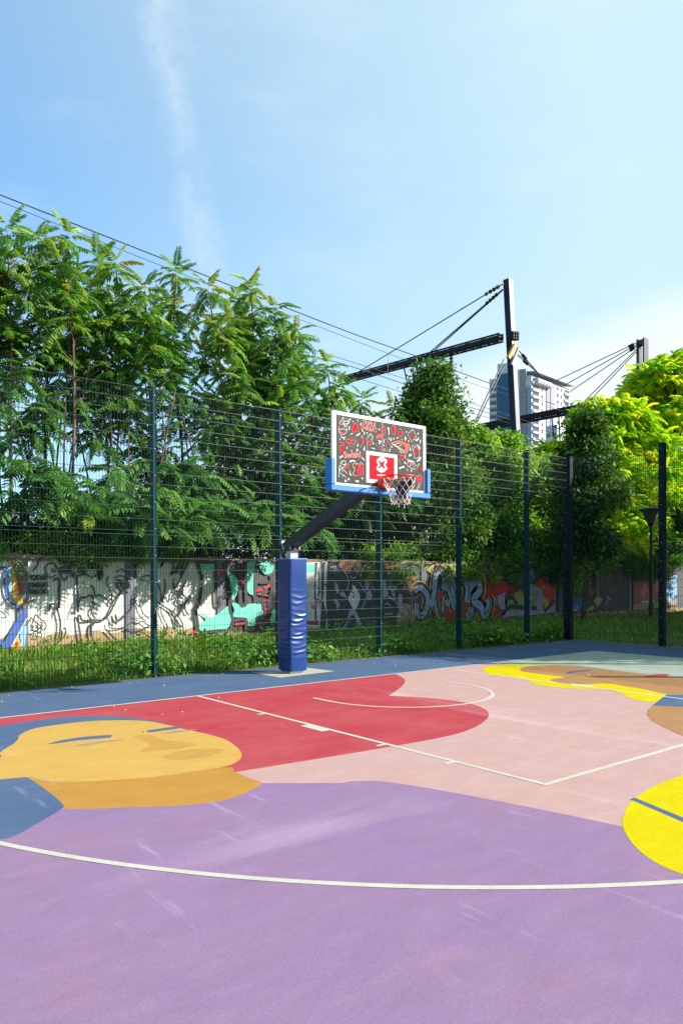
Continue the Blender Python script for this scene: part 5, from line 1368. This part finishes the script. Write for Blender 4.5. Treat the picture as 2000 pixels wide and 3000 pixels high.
def feather_crown(root, clumps, n, seed, tb):
    """drooping feathery leaves fanned outwards over flat branch clumps; young yellow leaves mixed in by the branch"""
    rng = np.random.default_rng(seed); C = np.array([c for c, r in clumps]); Rr = np.array([r for c, r in clumps]); w = Rr[:, 0] ** 2; k = rng.choice(len(C), n, p=w / w.sum())
    a = rng.uniform(0, 6.28, n); q = np.sqrt(rng.uniform(.02, 1, n)); h = rng.uniform(-.5, 1, n) * (1 - .55 * q)
    P = C[k] + np.stack([np.cos(a) * q * Rr[k, 0], np.sin(a) * q * Rr[k, 0], h * Rr[k, 2] - .25 * q * q * Rr[k, 0]], 1) + rng.normal(0, .1, (n, 3))
    young = rng.uniform(0, 1, n) < np.clip(rng.normal(.45, .25, len(C)), 0, .85)[k]
    T = np.where(young, .80, tb) + rng.normal(0, .09, len(C))[k] + rng.normal(0, .08, n)
    V, F, TT = scatter(FG, P, a + rng.normal(0, .6, n), rng.normal(.15, .35, n), rng.uniform(.4, .75, n), T, .05, rng=rng)
    return quads('crown', V, F, TT, gold, root)


def locust(label, px, py, y, seed, sc=1.0, n=10500, tb=.5):
    p = PY(px, py, y); rng = np.random.default_rng(seed); base = np.array((p[0], p[1], 1.94)); H = p[2]; root = thing('locust_tree', label, 'tree', base)
    cl = make_clumps(rng, base, H - .15, 2.7, [(a, b_ * sc) for a, b_ in GP], int(62 * sc), .55, 1.25, .36)
    m = MB(); tp = base + (rng.normal(0, .3), rng.normal(0, .3), (H - 2) * .72); pts = spline([base, base + (.1, -.05, (H - 2) * .3), tp], 6)
    m.tube(pts, list(np.linspace(.2, .05, len(pts))), bark, 8)
    for c, r in cl:
        c = np.array(c); i = int(np.clip(np.searchsorted([q[2] for q in pts], c[2] - .7 * np.linalg.norm(c[:2] - base[:2])), 1, len(pts) - 1)); m.tube([pts[i], (pts[i] + c) / 2 + (0, 0, .12), c], [.06, .04, .015], bark, 5)
    m.build('trunk', root, True); feather_crown(root, cl, n, seed + 1, tb); return root


locust('golden locust tree with yellow shoots, beside the dark park tree, left of the golden trees', 1775, 1160, 10.4, 401, .92, 4600, .54)
locust('tallest golden locust tree, filling the right picture edge beyond the right fence post', 1965, 1015, 12.0, 411, 1.05, 5600, .52)
locust('greener locust tree standing behind the other golden trees, half hidden by them', 1905, 1060, 16.0, 421, .95, 4300, .48)
for i, (px, y, h, lb) in enumerate(((1765, 12.6, 5.8, 'dark shrub filling the shade behind the park tree trunk'), (1850, 12.0, 5.4, 'dark shrub behind the lamp post, under the golden trees'), (1950, 12.4, 5.6, 'dark shrub under the golden trees at the right picture edge'), (2060, 11.4, 5.6, 'dark shrub just outside the right picture edge behind the wall'))):
    x, y = at(px, y); leafy_tree('shrub', lb, 'shrub', (x, y, 1.94), h, 1.9, [(0, 2.3), (.6, 2.2), (1, .9)], 40, 3600, TW, small, 1.15, 500 + i * 7, .09, .5, .95, tbase=.3)
# trees beyond the right fence, whose shade lies over the far corner
def shade_tree(label, x, y, h, r, seed, n=12000):
    return leafy_tree('park_tree', label, 'tree', (x, y, -.03), h, 2.8, [(0, r * .6), (.3, r), (.65, r * .95), (1, r * .4)], 64, n, TWg, gold, 1.7, seed, .2, .8, 1.3, tbase=.4, flatz=.6)


shade_tree('broad park tree on the grass outside the right hand fence, out of the picture', 15.1, -5.5, 9.4, 2.9, 601)
shade_tree('tall park tree outside the right hand fence beside its second post', 17.2, -1.6, 9.8, 3.1, 611)
shade_tree('park tree furthest from the court outside the right hand fence, out of the picture', 21.5, -1.8, 9.6, 3.2, 621)
shade_tree('park tree nearest the pink lettering, right of the picture edge', 25.5, -.5, 9.4, 3.2, 631)
shade_tree('park tree beyond the lamp post, right of the picture edge', 31.0, .5, 9.6, 3.4, 641)
shade_tree('park tree between the two tallest park trees at the right, out of the picture', 18.5, -6.0, 10.5, 3.0, 651)

# undergrowth and ivy along the top of the wall
rng = np.random.default_rng(77)
cl = []
for x in np.arange(-9, 12, .5):
    hh = 3.3 + .5 * math.sin(x * 1.3) + (1.7 if x > 1.5 else 0)
    for k in range(7):
        cl.append(((x + rng.normal(0, .3), rng.uniform(8.95, 11.5), rng.uniform(2.0, hh)), (.55, .5, .5)))
for x in np.arange(10, 34, .7):
    for k in range(3): cl.append(((x + rng.normal(0, .3), rng.uniform(9.0, 10.5), rng.uniform(1.9, 3.2)), (.6, .5, .5)))
o = clumps_to_crown('undergrowth', cl, 27000, TW, ivyd, None, 1.0, 701, .40, .14, .2, .5); tag(o, kind='stuff')
cl = []
for x in np.concatenate([np.arange(-9, 2.2, .34), np.arange(8, 30, .5)]):
    lit = 1.5 if x < .2 else 1.0
    for k in range(2):
        z_ = rng.uniform(2.15, 2.6); cl.append(((x + rng.normal(0, .2), rng.uniform(8.36, 8.8), z_), (.34, .22, .22)))
    if rng.uniform() < .2: cl.append(((x, 8.36, rng.uniform(1.85, 2.1)), (.22, .07, .25)))
    if x > 5.5 and rng.uniform() < .5: cl.append(((x, 8.34, rng.uniform(1.6, 2.2)), (.35, .14, .35)))
o = clumps_to_crown('ivy', cl, 9500, TWs, fresh, None, .85, 711, .48, .18, .25, .5); tag(o, kind='stuff')
# low fronds hanging out over the wall
P, Yw, Pt, Sc, Ti = [], [], [], [], []
for x in np.arange(-4.5, 10.5, .40):
    for k in range(2 if x < 2.5 else int(rng.uniform() < .45)):
        c = np.array((x + rng.normal(0, .25), rng.uniform(8.1, 9.0), rng.uniform(3.05, 4.8 if x > .9 else 4.5)))
        for j in range(7): P.append(c + rng.normal(0, .06, 3)); Yw.append(rng.normal(-1.57, 1.0)); Pt.append(rng.normal(-.25, .35)); Sc.append(rng.uniform(.75, 1.05)); Ti.append(.42 + rng.normal(0, .1))
for k in range(30):             # sprays reaching well out over the grass
    c = np.array((rng.uniform(-1.5, 5.0), rng.uniform(6.9, 7.9), rng.uniform(2.95, 3.7)))
    for j in range(6): P.append(c + rng.normal(0, .06, 3)); Yw.append(rng.normal(-1.57, 1.1)); Pt.append(rng.normal(-.15, .3)); Sc.append(rng.uniform(.7, 1.0)); Ti.append(.5 + rng.normal(0, .12))
V, F, T = scatter(FR, P, np.array(Yw), np.array(Pt), np.array(Sc), np.array(Ti), .05, rng=rng)
tag(quads('hanging_foliage', V, F, T, heaven), kind='stuff')

# grass: blades in tufts, longer along the fence and wall
gmat = leaf_material('grass blade', [(0, (.03, .10, .014)), (.5, (.11, .24, .03)), (.8, (.26, .34, .05)), (1, (.45, .38, .12))], .6, .3, .15)
rng = np.random.default_rng(88)


def grass(n, x0, x1, y0, y1, h0, h1, w, edge=True):
    x = rng.uniform(x0, x1, n); y = rng.uniform(y0, y1, n)
    patch = .5 + .5 * np.sin(x * 1.7 + 1.3 * np.sin(y * 2.1)) * np.cos(y * 1.9 + x * .6)
    h = .78 * (h0 + (h1 - h0) * rng.uniform(0, 1, n) ** 1.6) * (.65 + .6 * patch)
    a = rng.uniform(0, 6.28, n); lean = rng.uniform(.1, .75, n) * h; b = a + rng.normal(0, .5, n)
    p = np.stack([x, y, np.full(n, -.03)], 1); s = np.stack([-np.sin(a), np.cos(a), np.zeros(n)], 1) * (w * rng.uniform(.6, 1.3, n))[:, None]
    d = np.stack([np.cos(b), np.sin(b), np.zeros(n)], 1) * lean[:, None]; up = np.array((0, 0, 1.0))
    m1 = p + d * .3 + up * (h * .6)[:, None]; t = p + d + up * h[:, None]
    V = np.stack([p - s, p + s, m1 + s * .7, t, m1 - s * .7], 1).reshape(-1, 3)
    o = np.arange(n)[:, None] * 5
    F = np.concatenate([np.concatenate([o, o + 1, o + 2, o + 4], 1), np.concatenate([o + 4, o + 2, o + 3, o + 3], 1)])
    T = np.clip(.46 + .34 * (patch - .5) + rng.normal(0, .20, n), 0, 1)
    return V, F, np.concatenate([T, T])


def merge(parts):
    o = 0; VV, FF, TT = [], [], []
    for V, F, T in parts: VV.append(V); FF.append(F + o); TT.append(T); o += len(V)
    return np.concatenate(VV), np.concatenate(FF), np.concatenate(TT)


def tris(name, V, F, tint, mat):
    fl = [tuple(f[:3]) if f[2] == f[3] else tuple(f) for f in F.tolist()]
    me = bpy.data.meshes.new(name); me.from_pydata(V.tolist(), [], fl); a = me.attributes.new('tint', 'FLOAT', 'FACE'); a.data.foreach_set('value', tint.astype(np.float32)); me.materials.append(mat)
    o = bpy.data.objects.new(name, me); COL.objects.link(o); return o


parts = [grass(26000, -6, 6, 2.22, 8.4, .08, .30, .010), grass(16000, 6, 16, 2.3, 8.4, .08, .30, .013), grass(9000, 16, 32, -2, 8.4, .08, .34, .018),
         grass(6000, 9.75, 16, -8, 2.4, .08, .30, .014), grass(5200, -6, 9.3, 2.19, 2.75, .10, .34, .009), grass(2500, -6, 9.3, 2.14, 2.24, .04, .14, .008), grass(2600, -5, 14, 8.1, 8.44, .12, .36, .011)]
tag(tris('grass', *merge(parts), gmat), kind='stuff')
wd = [twig(9, .10, .07, wid=.6) for _ in range(5)]
n = 2600; x = np.concatenate([rng.uniform(-6, 9.3, 1500), rng.uniform(-6, 14, n - 1500)]); y = np.concatenate([2.22 + np.abs(rng.normal(0, .3, 1500)), rng.uniform(2.4, 8.3, n - 1500)])
cl = np.sin(x * 2.2) + np.sin(x * .9 + 1) + rng.normal(0, .5, n) > .1; x, y = x[cl], y[cl]
P = np.stack([x, y, rng.uniform(.05, .22, len(x)) + .16 * np.maximum(0, np.sin(x * 2.2))], 1)
V, F, T = scatter(wd, P, rng.uniform(0, 6.28, len(x)), rng.normal(.1, .3, len(x)), rng.uniform(.7, 1.3, len(x)), .5 + rng.normal(0, .12, len(x)), .08, rng=rng)
tag(quads('weeds', V, F, T, fresh), kind='stuff')
# leaf litter on the blue border and scattered bits on the paint
lmat = leaf_material('dry leaf', [(0, (.30, .24, .15)), (.6, (.55, .48, .36)), (1, (.66, .62, .52))], .7, .1)
n = 170; x = rng.uniform(-6, 8, n); y = np.where(rng.uniform(0, 1, n) < .8, 2.1 - np.abs(rng.normal(0, .55, n)), rng.uniform(-3, 1, n)); P = np.stack([x, y, np.full(n, .012)], 1)
fl_ = [(np.array([(-.5, 0, 0), (0, .3, .05), (.5, 0, .1), (0, -.3, .02)]), np.array([(0, 1, 2, 3)]))]
V, F, T = scatter(fl_, P, rng.uniform(0, 6.28, n), rng.normal(0, .15, n), rng.uniform(.012, .05, n), rng.uniform(0, 1, n), .05, rng=rng); V[:, 2] = np.maximum(V[:, 2], .006) + np.where(V[:, 1] < 0, .06, 0)
tag(quads('leaf_litter', V, F, T, lmat), kind='stuff')

# soil and cuttings crept over the edge of the slab
sm_ = M('dry soil crust', (.10, .08, .05), .95, (.06, .06, .03), 9, .9, .5, 60)
rg = np.random.default_rng(55); m = MB(); xs = np.arange(-6, 9.3, .07); w = 0
up_, lo_ = [], []
for x in xs:
    w = .8 * w + rg.normal(0, .03); up_.append((x, 2.179, .0025)); lo_.append((x, 2.12 - abs(w) - .02 * rg.uniform(), .0025))
m.poly(up_ + lo_, [(i, len(xs) + i, len(xs) + i + 1, i + 1) for i in range(len(xs) - 1)], sm_)
tag(m.build('soil_edge'), kind='structure')
